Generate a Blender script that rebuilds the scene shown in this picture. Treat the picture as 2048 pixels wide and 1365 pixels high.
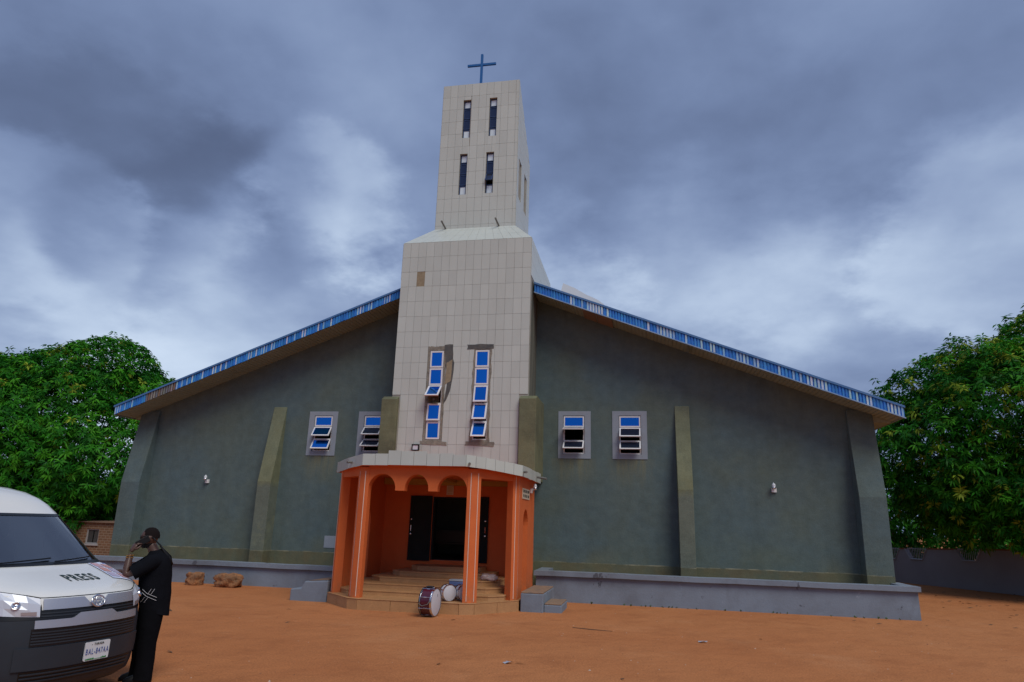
import bpy, bmesh, math, random
import numpy as np
from mathutils import Vector, Matrix
rnd = random.Random(7); nrng = np.random.default_rng(11)
R = math.radians
for o in list(bpy.data.objects): bpy.data.objects.remove(o)
scn = bpy.context.scene
COL = scn.collection

# ------------------------------------------------------------------ camera
cam = bpy.data.cameras.new('camera'); co = bpy.data.objects.new('camera', cam); COL.objects.link(co)
scn.camera = co
cam.sensor_width = 36; cam.lens = 1350.27 / 2048 * 36; cam.clip_start = .1; cam.clip_end = 3000
PITCH, ROLL, YAW = .262986, .0303687, .195696
_f = Vector((-math.sin(YAW) * math.cos(PITCH), math.cos(YAW) * math.cos(PITCH), math.sin(PITCH)))
_r = Vector((math.cos(YAW), math.sin(YAW), 0)); _u = _r.cross(_f)
_r2 = math.cos(ROLL) * _r + math.sin(ROLL) * _u; _u2 = -math.sin(ROLL) * _r + math.cos(ROLL) * _u
co.matrix_world = Matrix(((_r2.x, _u2.x, -_f.x, 5.37), (_r2.y, _u2.y, -_f.y, -20.6), (_r2.z, _u2.z, -_f.z, 2.0), (0, 0, 0, 1)))
scn.render.resolution_x = 1024; scn.render.resolution_y = 682
scn.view_settings.view_transform = 'Standard'; scn.view_settings.look = 'None'
scn.view_settings.exposure = 0.38; scn.view_settings.gamma = 1; scn.view_settings.use_curve_mapping = False

# ------------------------------------------------------------------ sky: broken overcast over a Nishita sky
SUN_EL, SUN_AZ = R(52), R(138)          # azimuth measured from +Y towards +X
w = bpy.data.worlds.new('World'); scn.world = w; w.use_nodes = True
nt = w.node_tree; nt.nodes.clear()
def N(t, **k):
    n = nt.nodes.new(t)
    for a, b in k.items():
        if a.startswith('i_'): n.inputs[int(a[2:])].default_value = b
        else: setattr(n, a, b)
    return n
def L(a, b): nt.links.new(a, b)
def M_(op, a, b=None, c=None):
    n = N('ShaderNodeMath', operation=op)
    for i, v in enumerate((a, b, c)):
        if v is None: continue
        if isinstance(v, (int, float)): n.inputs[i].default_value = v
        else: L(v, n.inputs[i])
    return n.outputs[0]
out = N('ShaderNodeOutputWorld'); bgc = N('ShaderNodeBackground'); bgs = N('ShaderNodeBackground'); mixs = N('ShaderNodeMixShader')
sky = N('ShaderNodeTexSky', sky_type='NISHITA', sun_disc=False, sun_elevation=SUN_EL, sun_rotation=SUN_AZ)
sky.air_density = 1.2; sky.dust_density = 2.0; bgs.inputs[1].default_value = .08
L(sky.outputs[0], bgs.inputs[0])
tc = N('ShaderNodeTexCoord'); vn = N('ShaderNodeVectorMath', operation='NORMALIZE'); L(tc.outputs['Generated'], vn.inputs[0])
sep = N('ShaderNodeSeparateXYZ'); L(vn.outputs[0], sep.inputs[0])
zz = M_('ADD', M_('MAXIMUM', sep.outputs[2], 0.0), .28)
pl = N('ShaderNodeCombineXYZ'); L(M_('DIVIDE', sep.outputs[0], zz), pl.inputs[0]); L(M_('DIVIDE', sep.outputs[1], zz), pl.inputs[1])
def noise(vec, scale, det, rough, dist=0.0, off=(0, 0, 0)):
    mp = N('ShaderNodeMapping'); mp.inputs['Location'].default_value = off; L(vec, mp.inputs[0])
    n = N('ShaderNodeTexNoise'); n.inputs['Scale'].default_value = scale; n.inputs['Detail'].default_value = det
    n.inputs['Roughness'].default_value = rough; n.inputs['Distortion'].default_value = dist
    L(mp.outputs[0], n.inputs['Vector']); return n
n1 = noise(pl.outputs[0], 1.25, 6, .46, .2, (3.1, 1.7, 0))
n2 = noise(pl.outputs[0], 4.0, 7, .5, .15, (8.1, 4.2, 0))
nw = noise(pl.outputs[0], 1.6, 7, .55, 0, (11.3, -6.2, 0))
warp = N('ShaderNodeVectorMath', operation='MULTIPLY_ADD'); L(nw.outputs['Color'], warp.inputs[0])
warp.inputs[1].default_value = (.07, .07, .056); 
sub = N('ShaderNodeVectorMath', operation='ADD'); L(vn.outputs[0], sub.inputs[0]); sub.inputs[1].default_value = (-.035, -.035, -.028)
L(sub.outputs[0], warp.inputs[2])
# cloud masses in view: (azimuth, elevation, angular radius, strength)
MASSES = [(-44.7, 16.2, 10, .17), (-39, 14, 8, .13), (-49.5, 18.6, 5, .09), (-25.4, 25.0, 5.5, .15), (-33, 32, 11, .05), (6, 20.5, 9, .17), (-6, 21.5, 6, .12),
          (25, 19.7, 6, .13), (13, 16, 9, .09), (-32, 14.5, 9, .11), (-37, 20.4, 7, -.15), (-47, 22.5, 8, -.12), (-40, 26, 8, -.05), (1, 30.5, 11, -.06),
          (-23, 41, 13, -.02), (-4, 38, 10, -.03), (17, 27, 9, -.03), (-51, 30, 11, -.03), (-15, 17, 8, .08), (10, 36, 10, .03)]
n3 = noise(pl.outputs[0], 11, 5, .5, .1, (2.2, 7.7, 0))
acc = M_('ADD', M_('ADD', M_('MULTIPLY', n1.outputs[0], .22), M_('MULTIPLY', n2.outputs[0], .22)), M_('MULTIPLY_ADD', n3.outputs[0], .05, .110))
for az, el, rad, amp in MASSES:
    d = (math.sin(R(az)) * math.cos(R(el)), math.cos(R(az)) * math.cos(R(el)), math.sin(R(el)))
    dp = N('ShaderNodeVectorMath', operation='DOT_PRODUCT'); L(warp.outputs[0], dp.inputs[0]); dp.inputs[1].default_value = d
    mr = N('ShaderNodeMapRange', interpolation_type='SMOOTHERSTEP'); L(dp.outputs['Value'], mr.inputs[0])
    mr.inputs[1].default_value = math.cos(R(rad * 1.55)); mr.inputs[2].default_value = 1.0
    mr.inputs[3].default_value = 0; mr.inputs[4].default_value = amp
    acc = M_('ADD', acc, mr.outputs[0])
ramp = N('ShaderNodeValToRGB'); L(acc, ramp.inputs[0]); cr = ramp.color_ramp
cr.interpolation = 'B_SPLINE'
cr.elements[0].position = .12; cr.elements[0].color = (.066, .088, .158, 1)
cr.elements[1].position = .74; cr.elements[1].color = (.52, .61, .74, 1)
for p, c in ((.25, (.094, .127, .222)), (.35, (.145, .197, .335)), (.46, (.218, .283, .435)), (.58, (.36, .445, .59))):
    e = cr.elements.new(p); e.color = (*c, 1)
L(ramp.outputs[0], bgc.inputs[0]); bgc.inputs[1].default_value = 1.0
mixs.inputs[0].default_value = .93; L(bgs.outputs[0], mixs.inputs[1]); L(bgc.outputs[0], mixs.inputs[2]); L(mixs.outputs[0], out.inputs[0])
w.cycles.sampling_method = 'MANUAL'; w.cycles.sample_map_resolution = 512

sl = bpy.data.lights.new('sun', 'SUN'); so = bpy.data.objects.new('sun', sl); COL.objects.link(so)
sl.energy = 1.5; sl.angle = R(30); sl.color = (1.0, .95, .84)
sd = Vector((math.sin(SUN_AZ) * math.cos(SUN_EL), math.cos(SUN_AZ) * math.cos(SUN_EL), math.sin(SUN_EL)))
so.rotation_euler = sd.to_track_quat('Z', 'Y').to_euler(); so.location = sd * 60

# ------------------------------------------------------------------ helpers
def tag(o, label=None, cat=None, group=None, kind=None):
    if label: o['label'] = label
    if cat: o['category'] = cat
    if group: o['group'] = group
    if kind: o['kind'] = kind
    return o
def empty(name, loc=(0, 0, 0), rz=0, parent=None):
    o = bpy.data.objects.new(name, None); COL.objects.link(o); o.location = loc; o.rotation_euler = (0, 0, rz); o.empty_display_size = .2
    o.parent = parent; return o
class MB:
    def __init__(s): s.v = []; s.f = []; s.m = []; s.c = []
    def add(s, vs, fs, mi=0, col=None):
        b = len(s.v); s.v += [tuple(p) for p in vs]; s.f += [tuple(b + i for i in f) for f in fs]; s.m += [mi] * len(fs); s.c += [col] * len(fs); return s
    def box(s, a, b, mi=0, M=None, col=None):
        (x0, y0, z0), (x1, y1, z1) = a, b
        vs = [Vector(p) for p in ((x0, y0, z0), (x1, y0, z0), (x1, y1, z0), (x0, y1, z0), (x0, y0, z1), (x1, y0, z1), (x1, y1, z1), (x0, y1, z1))]
        if M: vs = [M @ p for p in vs]
        return s.add(vs, [(0, 3, 2, 1), (4, 5, 6, 7), (0, 1, 5, 4), (1, 2, 6, 5), (2, 3, 7, 6), (3, 0, 4, 7)], mi, col)
    def prism(s, poly, z0, z1, mi=0):
        n = len(poly); vs = [(x, y, z0) for x, y in poly] + [(x, y, z1) for x, y in poly]
        return s.add(vs, [tuple(reversed(range(n))), tuple(range(n, 2 * n))] + [(i, (i + 1) % n, n + (i + 1) % n, n + i) for i in range(n)], mi)
    def extr(s, poly, off, mi=0):                       # 3D polygon extruded by a vector
        n = len(poly); off = Vector(off); vs = [Vector(p) for p in poly] + [Vector(p) + off for p in poly]
        return s.add(vs, [tuple(range(n)), tuple(reversed(range(n, 2 * n)))] + [(i, n + i, n + (i + 1) % n, (i + 1) % n) for i in range(n)], mi)
    def tube(s, pts, rads, n=10, cap=True, mi=0, flat=1.0):
        pts = [Vector(p) for p in pts]; rings = []
        for i, p in enumerate(pts):
            t = (pts[min(i + 1, len(pts) - 1)] - pts[max(i - 1, 0)]).normalized()
            a = t.cross(Vector((0, 0, 1)) if abs(t.z) < .95 else Vector((0, 1, 0))).normalized(); b = t.cross(a)
            r = rads[i] if isinstance(rads, (list, tuple)) else rads
            rings.append([p + (a * math.cos(2 * math.pi * k / n) + b * math.sin(2 * math.pi * k / n) * flat) * r for k in range(n)])
        vs = [q for r in rings for q in r]; fs = []
        for i in range(len(pts) - 1):
            for k in range(n): fs.append((i * n + k, i * n + (k + 1) % n, (i + 1) * n + (k + 1) % n, (i + 1) * n + k))
        if cap: fs += [tuple(reversed(range(n))), tuple(range((len(pts) - 1) * n, len(pts) * n))]
        return s.add(vs, fs, mi)
    def lathe(s, prof, c=(0, 0, 0), axis='Z', n=24, mi=0, M=None):
        vs = []; 
        for r, h in prof:
            for k in range(n):
                a = 2 * math.pi * k / n; p = (r * math.cos(a), r * math.sin(a), h)
                if axis == 'X': p = (h, r * math.cos(a), r * math.sin(a))
                if axis == 'Y': p = (r * math.cos(a), -h, r * math.sin(a))
                p = Vector(p) + Vector(c); vs.append(M @ p if M else p)
        fs = [(i * n + k, i * n + (k + 1) % n, (i + 1) * n + (k + 1) % n, (i + 1) * n + k) for i in range(len(prof) - 1) for k in range(n)]
        return s.add(vs, fs, mi)
    def build(s, name, mats, parent=None, smooth=False, bevel=0, auto=None, weld=False):
        me = bpy.data.meshes.new(name); me.from_pydata([tuple(p) for p in s.v], [], s.f)
        if not isinstance(mats, (list, tuple)): mats = [mats]
        for m in mats: me.materials.append(m)
        me.polygons.foreach_set('material_index', s.m)
        if any(c is not None for c in s.c):
            ca = me.color_attributes.new('col', 'FLOAT_COLOR', 'CORNER')
            for p, c in zip(me.polygons, s.c):
                for li in p.loop_indices: ca.data[li].color = (*(c or (1, 1, 1)), 1)
        bm = bmesh.new(); bm.from_mesh(me)
        if weld: bmesh.ops.remove_doubles(bm, verts=bm.verts, dist=1e-4)
        bmesh.ops.recalc_face_normals(bm, faces=bm.faces); bm.to_mesh(me); bm.free()
        if smooth: me.polygons.foreach_set('use_smooth', [True] * len(me.polygons))
        o = bpy.data.objects.new(name, me); COL.objects.link(o); o.parent = parent
        if auto: me.set_sharp_from_angle(angle=R(auto))
        if bevel:
            b = o.modifiers.new('bevel', 'BEVEL'); b.width = bevel; b.segments = 2; b.limit_method = 'ANGLE'; b.angle_limit = R(40)
        me.update(); return o
def holed(u0, u1, zb, ztop, holes, breaks=()):
    """front of a wall with rectangular holes: returns cells (ua,ub,[z..]) as quads and hole borders"""
    us = sorted({u0, u1, *breaks, *[h[0] for h in holes], *[h[1] for h in holes]}); us = [u for u in us if u0 <= u <= u1]
    zs = sorted({zb, *[h[2] for h in holes], *[h[3] for h in holes]}); quads = []
    for a, b in zip(us, us[1:]):
        mu = (a + b) / 2
        for i, z in enumerate(zs):
            top = i == len(zs) - 1
            if not top:
                z2 = zs[i + 1]; mz = (z + z2) / 2
                if any(h[0] < mu < h[1] and h[2] < mz < h[3] for h in holes): continue
                quads.append(((a, z), (b, z), (b, z2), (a, z2)))
            else: quads.append(((a, z), (b, z), (b, ztop(b)), (a, ztop(a))))
    return quads
def wall_mesh(mb, u0, u1, zb, ztop, holes, thick, place, breaks=(), mi=0):
    """place(u, depth, z) -> point; depth 0 = outer face"""
    for q in holed(u0, u1, zb, ztop, holes, breaks):
        for d in (0, thick): mb.add([place(u, d, z) for u, z in q], [(0, 1, 2, 3)], mi)
    for a, b, c, d in holes:
        ring = [(a, c), (b, c), (b, d), (a, d)]
        for i in range(4):
            p, q = ring[i], ring[(i + 1) % 4]
            mb.add([place(p[0], 0, p[1]), place(q[0], 0, q[1]), place(q[0], thick, q[1]), place(p[0], thick, p[1])], [(0, 1, 2, 3)], mi)
    for u in (u0, u1):
        mb.add([place(u, 0, zb), place(u, thick, zb), place(u, thick, ztop(u)), place(u, 0, ztop(u))], [(0, 1, 2, 3)], mi)
    us = sorted({u0, u1, *[b for b in breaks if u0 < b < u1]})
    for a, b in zip(us, us[1:]): mb.add([place(a, 0, ztop(a)), place(b, 0, ztop(b)), place(b, thick, ztop(b)), place(a, thick, ztop(a))], [(0, 1, 2, 3)], mi)

# ------------------------------------------------------------------ materials
def mat(name, base, rough=.7, metal=0.0, c2=None, nscale=3.0, namt=.6, bump=0.0, bscale=40, fine=0.0, fscale=60, rand=0.0, spec=None, coat=0, world=False, stretch=(1, 1, 1), attr=False):
    m = bpy.data.materials.new(name); m.use_nodes = True; t = m.node_tree; b = t.nodes['Principled BSDF']
    b.inputs['Roughness'].default_value = rough; b.inputs['Metallic'].default_value = metal
    if spec is not None: b.inputs['Specular IOR Level'].default_value = spec
    if coat: b.inputs['Coat Weight'].default_value = coat; b.inputs['Coat Roughness'].default_value = .05
    def n(k, **kw):
        x = t.nodes.new(k)
        for a, v in kw.items(): setattr(x, a, v)
        return x
    if world: g = n('ShaderNodeNewGeometry'); vec = g.outputs['Position']
    else: g = n('ShaderNodeTexCoord'); vec = g.outputs['Object']
    mp = n('ShaderNodeMapping'); mp.inputs['Scale'].default_value = stretch; t.links.new(vec, mp.inputs[0]); vec = mp.outputs[0]
    col = n('ShaderNodeRGB'); col.outputs[0].default_value = (*base, 1); cs = col.outputs[0]
    if attr:
        a = n('ShaderNodeVertexColor'); a.layer_name = 'col'; cs = a.outputs[0]
    def mixc(f, a, b2, mode='MIX'):
        x = n('ShaderNodeMix', data_type='RGBA', blend_type=mode); 
        if isinstance(f, (int, float)): x.inputs[0].default_value = f
        else: t.links.new(f, x.inputs[0])
        for i, v in ((6, a), (7, b2)):
            if isinstance(v, tuple): x.inputs[i].default_value = (*v, 1)
            else: t.links.new(v, x.inputs[i])
        return x.outputs[2]
    def nz(scale, det=5, ro=.6, dist=0.0):
        x = n('ShaderNodeTexNoise'); x.inputs['Scale'].default_value = scale; x.inputs['Detail'].default_value = det; x.inputs['Roughness'].default_value = ro
        x.inputs['Distortion'].default_value = dist; t.links.new(vec, x.inputs['Vector']); return x.outputs[0]
    def rng(v, a, b2, c=0.0, d=1.0):
        x = n('ShaderNodeMapRange'); t.links.new(v, x.inputs[0])
        for i, q in enumerate((a, b2, c, d)): x.inputs[i + 1].default_value = q
        return x.outputs[0]
    m['api'] = 0
    if c2 is not None: cs = mixc(rng(nz(nscale, 6, .62, .3), .35, .68, 0, namt), cs, c2)
    if fine: cs = mixc(1.0, cs, rng(nz(fscale, 3, .7), .3, .7, 1 - fine, 1 + fine), 'MULTIPLY')
    if rand:
        oi = n('ShaderNodeObjectInfo'); cs = mixc(1.0, cs, rng(oi.outputs['Random'], 0, 1, 1 - rand, 1 + rand), 'MULTIPLY')
    t.links.new(cs, b.inputs['Base Color'])
    if bump:
        bp = n('ShaderNodeBump'); bp.inputs['Strength'].default_value = bump; bp.inputs['Distance'].default_value = .02
        t.links.new(nz(bscale, 4, .65), bp.inputs['Height']); t.links.new(bp.outputs[0], b.inputs['Normal'])
    return dict(m=m, t=t, b=b, n=n, mixc=mixc, nz=nz, rng=rng, cs=cs, vec=vec)
def pm(*a, **k): return mat(*a, **k)['m']

# painted render of the gable wall: grey green paint, olive bloom, rain streaks, damp course below z=.93
def wall_paint(name, base, olive, amt, damp=True, lower=None):
    k = mat(name, base, .93, c2=None, bump=.3, bscale=14, world=True, spec=.2); t = k['t']; n = k['n']; mixc, nz, rng = k['mixc'], k['nz'], k['rng']
    g = n('ShaderNodeNewGeometry'); s = n('ShaderNodeSeparateXYZ'); t.links.new(g.outputs['Position'], s.inputs[0])
    def mm(op, a, b2):
        x = n('ShaderNodeMath', operation=op)
        for i, v in enumerate((a, b2)):
            if isinstance(v, (int, float)): x.inputs[i].default_value = v
            else: t.links.new(v, x.inputs[i])
        return x.outputs[0]
    def nzs(scale, sc, det=5, ro=.6):
        mp = n('ShaderNodeMapping'); mp.inputs['Scale'].default_value = sc; t.links.new(g.outputs['Position'], mp.inputs[0])
        x = n('ShaderNodeTexNoise'); x.inputs['Scale'].default_value = scale; x.inputs['Detail'].default_value = det; x.inputs['Roughness'].default_value = ro
        t.links.new(mp.outputs[0], x.inputs['Vector']); return x.outputs[0]
    cs = k['cs']
    blue = tuple(v * q for v, q in zip(base, (.90, 1.0, 1.16)))
    cs = mixc(rng(nzs(.55, (1, 1, .8)), .4, .62, 0, .8), cs, blue)
    cs = mixc(rng(nzs(.38, (1, 1, 1.3), 7, .6), .46, .66, 0, amt), cs, olive)
    cs = mixc(rng(nzs(2.2, (1, 1, .16), 6, .65), .48, .72, 0, .42), cs, tuple(v * .72 for v in base))     # runs
    cs = mixc(rng(nzs(1.6, (.25, 1, 2.2), 5, .7), .52, .74, 0, .35), cs, tuple(v * 1.18 for v in base))  # trowel bands
    if lower: cs = mixc(rng(mm('ADD', s.outputs[2], mm('MULTIPLY', nzs(1.5, (1, 1, 1), 4), .5)), 3.1, 3.3, .8, 0), cs, lower)
    if damp:
        zl = mm('ADD', s.outputs[2], mm('MULTIPLY', nzs(.9, (1, 1, 1), 3), .05))
        dampc = mixc(rng(nzs(1.1, (1, 1, 1.6), 5), .35, .65), (.125, .130, .085), (.140, .118, .070))
        dampc = mixc(rng(nzs(3.0, (1, 1, .5), 5), .45, .65, 0, .6), dampc, (.10, .120, .090))
        cs = mixc(rng(zl, .955, .965, 1, 0), cs, dampc)
        cs = mixc(mm('MULTIPLY', mm('MULTIPLY', rng(zl, .945, .957), rng(zl, .985, .97)), rng(nzs(2.5, (1, 1, 1), 3), .4, .6)), cs, (.30, .28, .19))
        cs = mixc(mm('MULTIPLY', rng(s.outputs[2], 1.5, .97, 0, .55), rng(nzs(.8, (1, 1, .6), 5), .4, .7)), cs, (.16, .155, .085))
    cs = mixc(1.0, cs, rng(nzs(3.2, (1, 1, 1.1), 7, .68), .3, .7, .86, 1.14), 'MULTIPLY')
    cs = mixc(rng(nzs(.9, (1, 1, 1), 8, .72), .60, .66, 0, .30), cs, tuple(v * 1.35 for v in base))
    if name.startswith('grey_green'):                       # rain runs and bloom below each window sill
        for xc in (-4.96, -3.21, 3.3, 4.98):
            ax_ = n('ShaderNodeMath', operation='ABSOLUTE'); t.links.new(mm('SUBTRACT', s.outputs[0], xc), ax_.inputs[0])
            msk = mm('MULTIPLY', rng(mm('ADD', ax_.outputs[0], mm('MULTIPLY', nzs(1.2, (1, 1, 1), 4), .5)), .95, .55), mm('MULTIPLY', rng(s.outputs[2], 3.0, 3.9), rng(s.outputs[2], 3.95, 3.93)))
            cs = mixc(mm('MULTIPLY', msk, rng(nzs(7, (1, 1, .12), 5, .7), .40, .62, .25, .9)), cs, (.185, .185, .115))
    f = rng(nzs(45, (1, 1, 1), 2), .3, .7, .86, 1.14)
    cs = mixc(1.0, cs, f, 'MULTIPLY'); t.links.new(cs, k['b'].inputs['Base Color'])
    return k['m']
m_wall = wall_paint('grey_green_wall_paint', (.103, .140, .136), (.126, .145, .098), .42)
m_butt = wall_paint('olive_buttress_paint', (.180, .190, .115), (.140, .160, .125), .5, lower=(.135, .160, .138))
m_pier = wall_paint('mossy_pier_paint', (.175, .180, .105), (.085, .085, .06), .7, damp=False)
m_surround = pm('pale_window_surround_paint', (.27, .31, .37), .9, c2=(.225, .26, .315), nscale=4, namt=.5, bump=.15, bscale=50, fine=.06)
m_grey = mat('blue_grey_plinth_paint', (.205, .25, .315), .9, c2=(.17, .20, .25), nscale=1.6, namt=.7, bump=.25, bscale=22, fine=.07, world=True)
def add_chips(k, col, scale, lo, hi):
    cs = k['mixc'](k['rng'](k['nz'](scale, 7, .68, .4), lo, hi), k['cs'], col); k['cs'] = cs; k['t'].links.new(cs, k['b'].inputs['Base Color'])
add_chips(m_grey, (.145, .165, .20), .55, .50, .70); add_chips(m_grey, (.085, .095, .12), 1.5, .625, .645); add_chips(m_grey, (.29, .33, .39), 2.3, .66, .70); add_chips(m_grey, (.28, .16, .10), .9, .66, .80)
m_grey = m_grey['m']
m_tile = pm('pale_grey_ceramic_tile', (.525, .565, .53), .36, c2=(.465, .495, .455), nscale=1.3, namt=.55, rand=.045, world=True, bump=.02, bscale=8, stretch=(1, 1, .45))
m_grout = pm('dark_tile_grout', (.38, .375, .34), .95, c2=(.24, .235, .205), nscale=3, world=True)
m_stain = pm('weathered_tower_render', (.15, .155, .13), .95, c2=(.05, .055, .05), nscale=1.6, namt=.9, bump=.3, world=True, stretch=(2.5, 2.5, .25))
m_mortar = pm('exposed_tan_mortar', (.33, .27, .18), .95, c2=(.21, .17, .115), nscale=9, namt=.7, bump=.5, bscale=40)
m_patch = pm('chipped_cement', (.30, .28, .23), .95, c2=(.12, .115, .105), nscale=4.5, namt=.85, bump=.8, bscale=28, fine=.2, fscale=40, world=True)
k = mat('orange_emulsion_paint', (.67, .148, .032), .75, c2=(.57, .118, .027), nscale=1.8, namt=.6, bump=.12, bscale=25, fine=.05, world=True)
g_ = k['n']('ShaderNodeNewGeometry'); sz_ = k['n']('ShaderNodeSeparateXYZ'); k['t'].links.new(g_.outputs['Position'], sz_.inputs[0])
mz_ = k['n']('ShaderNodeMath', operation='MULTIPLY'); k['t'].links.new(k['rng'](sz_.outputs[2], .85, .22), mz_.inputs[0]); k['t'].links.new(k['rng'](k['nz'](6, 6, .7), .38, .66, 0, .8), mz_.inputs[1])
cs = k['mixc'](mz_.outputs[0], k['cs'], (.36, .14, .06)); cs = k['mixc'](k['rng'](k['nz'](2.6, 8, .75), .64, .68, 0, .35), cs, (.80, .30, .12)); cs = k['mixc'](k['rng'](k['nz'](9, 6, .75), .70, .73, 0, .6), cs, (.45, .33, .24))
k['t'].links.new(cs, k['b'].inputs['Base Color']); m_orange = k['m']
m_stripe = pm('white_line_paint', (.72, .60, .52), .8)
m_ceil = pm('ochre_ceiling_paint', (.50, .30, .07), .85, c2=(.40, .22, .06), nscale=2, world=True)
m_granite = pm('speckled_tan_floor_tile', (.45, .245, .108), .55, c2=(.35, .18, .078), nscale=5, namt=.6, fine=.34, fscale=120, world=True)
m_steel = pm('dark_green_door_steel', (.016, .022, .023), .6, spec=.12, c2=(.012, .016, .016), nscale=5)
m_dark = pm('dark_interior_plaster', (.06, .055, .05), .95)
m_wood = pm('dark_pew_wood', (.07, .045, .03), .6)
m_upvc = pm('white_window_profile', (.74, .75, .78), .45, c2=(.62, .63, .66), nscale=6, namt=.4)
m_blueframe = pm('navy_window_profile', (.018, .045, .135), .45)
def glassy(name, base, metal, rough):
    k = mat(name, base, rough, metal, spec=.6); return k['m']
m_bluefilm = glassy('blue_reflective_glass', (.012, .185, .66), .90, .07)
m_navyglass = glassy('navy_tinted_glass', (.035, .050, .10), .6, .08)
m_skypane = glassy('painted_sky_pane', (.74, .84, .88), .15, .12)  # pale base colour paints in the bright sky showing in these panes
m_cross = pm('blue_gloss_paint', (.012, .115, .36), .4)
m_fascia = pm('weathered_blue_roof_sheet', (1, 1, 1), .55, fine=.10, fscale=9, world=True, attr=True)
m_trim = pm('pale_blue_trim', (.30, .42, .58), .5, c2=(.10, .22, .45), nscale=1.2, namt=.7, world=True)
m_bluetrim = pm('dark_blue_trim', (.045, .15, .38), .5, c2=(.10, .22, .42), nscale=2, world=True)
m_soffit = pm('cream_ribbed_soffit', (.30, .35, .28), .7, c2=(.22, .25, .19), nscale=1.1, namt=.6, world=True)
m_ply = pm('bare_plywood', (.25, .165, .105), .85, c2=(.19, .12, .075), nscale=3, world=True)
m_roof = pm('aluminium_roof_sheet', (.10, .20, .36), .45, .3)
m_sheet = pm('grey_translucent_sheet', (.42, .44, .48), .5)
m_pipe = pm('grey_pvc_pipe', (.16, .155, .145), .6)
m_white = pm('white_enamel', (.75, .76, .78), .35); m_black = pm('black_plastic', (.010, .011, .013), .5, spec=.2)
m_chrome = pm('chrome', (.72, .74, .78), .16, 1.0)
m_lens = pm('frosted_lamp_lens', (.62, .66, .72), .25)
m_cream = pm('cream_sign_board', (.58, .52, .40), .7); m_ink = pm('dark_sign_ink', (.035, .04, .035), .8)
m_paper = pm('notice_paper', (.55, .42, .30), .9)

# ------------------------------------------------------------------ ground
k = mat('laterite_sand', (.465, .180, .070), .97, c2=(.40, .146, .056), nscale=.35, namt=.75, world=True, spec=.12)
t, n, mixc, nz, rng = k['t'], k['n'], k['mixc'], k['nz'], k['rng']
cs = k['cs']
cs = mixc(rng(nz(.12, 4), .42, .62, 0, .6), cs, (.50, .212, .088))
cs = mixc(rng(nz(1.1, 8, .72), .50, .72, 0, .55), cs, (.30, .108, .044)); cs = mixc(rng(nz(.45, 8, .7), .56, .70, 0, .40), cs, (.56, .27, .13))
cs = mixc(1.0, cs, rng(nz(38, 4, .75), .25, .75, .62, 1.38), 'MULTIPLY')
cs = mixc(rng(nz(95, 2, .6), .66, .72, 0, .7), cs, (.16, .06, .03)); cs = mixc(rng(nz(70, 2, .6), .69, .74, 0, .6), cs, (.55, .34, .20))
t.links.new(cs, k['b'].inputs['Base Color'])
b1 = n('ShaderNodeBump'); b1.inputs['Strength'].default_value = .55; b1.inputs['Distance'].default_value = .03; t.links.new(nz(30, 5, .7), b1.inputs['Height'])
b2 = n('ShaderNodeBump'); b2.inputs['Strength'].default_value = .38; b2.inputs['Distance'].default_value = .2; t.links.new(nz(1.7, 4, .6), b2.inputs['Height'])
t.links.new(b2.outputs[0], b1.inputs['Normal']); t.links.new(b1.outputs[0], k['b'].inputs['Normal'])
m_ground = k['m']
g = MB(); g.add([(-900, -500, 0), (900, -500, 0), (900, 1300, 0), (-900, 1300, 0)], [(0, 1, 2, 3)])
ground = tag(g.build('ground', m_ground), kind='structure')

# ================================================================== CHURCH
church = tag(empty('church'), 'grey green gabled church with tiled tower, blue roof edge and orange porch', 'church')
HALF = 11.73
gable = lambda x: 9.80 - .382 * abs(x)
W_SIDE = [(-5.27, -4.63, 4.07, 5.23), (-3.53, -2.89, 4.07, 5.23), (2.97, 3.62, 4.07, 5.23), (4.66, 5.31, 4.07, 5.23)]
fac = lambda u, d, z: (u, d, z)
for a, b in ((-HALF, -1.95), (1.95, HALF)):
    mb = MB(); wall_mesh(mb, a, b, 0, gable, [h for h in W_SIDE if a < h[0] < b], .25, fac)
    mb.build('wall', m_wall, church, weld=True)
mb = MB()                                                   # nave side and rear walls
for s in (-1, 1): mb.box((s * HALF - .12 * (1 + s), .25, 0), (s * HALF + .12 * (1 - s), 24, 5.25))
mb.add([(-HALF, 24, 0), (HALF, 24, 0), (HALF, 24, 5.3), (0, 24, 9.8), (-HALF, 24, 5.3)], [(0, 1, 2, 3, 4)])
mb.build('nave_wall', m_wall, church)
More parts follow.
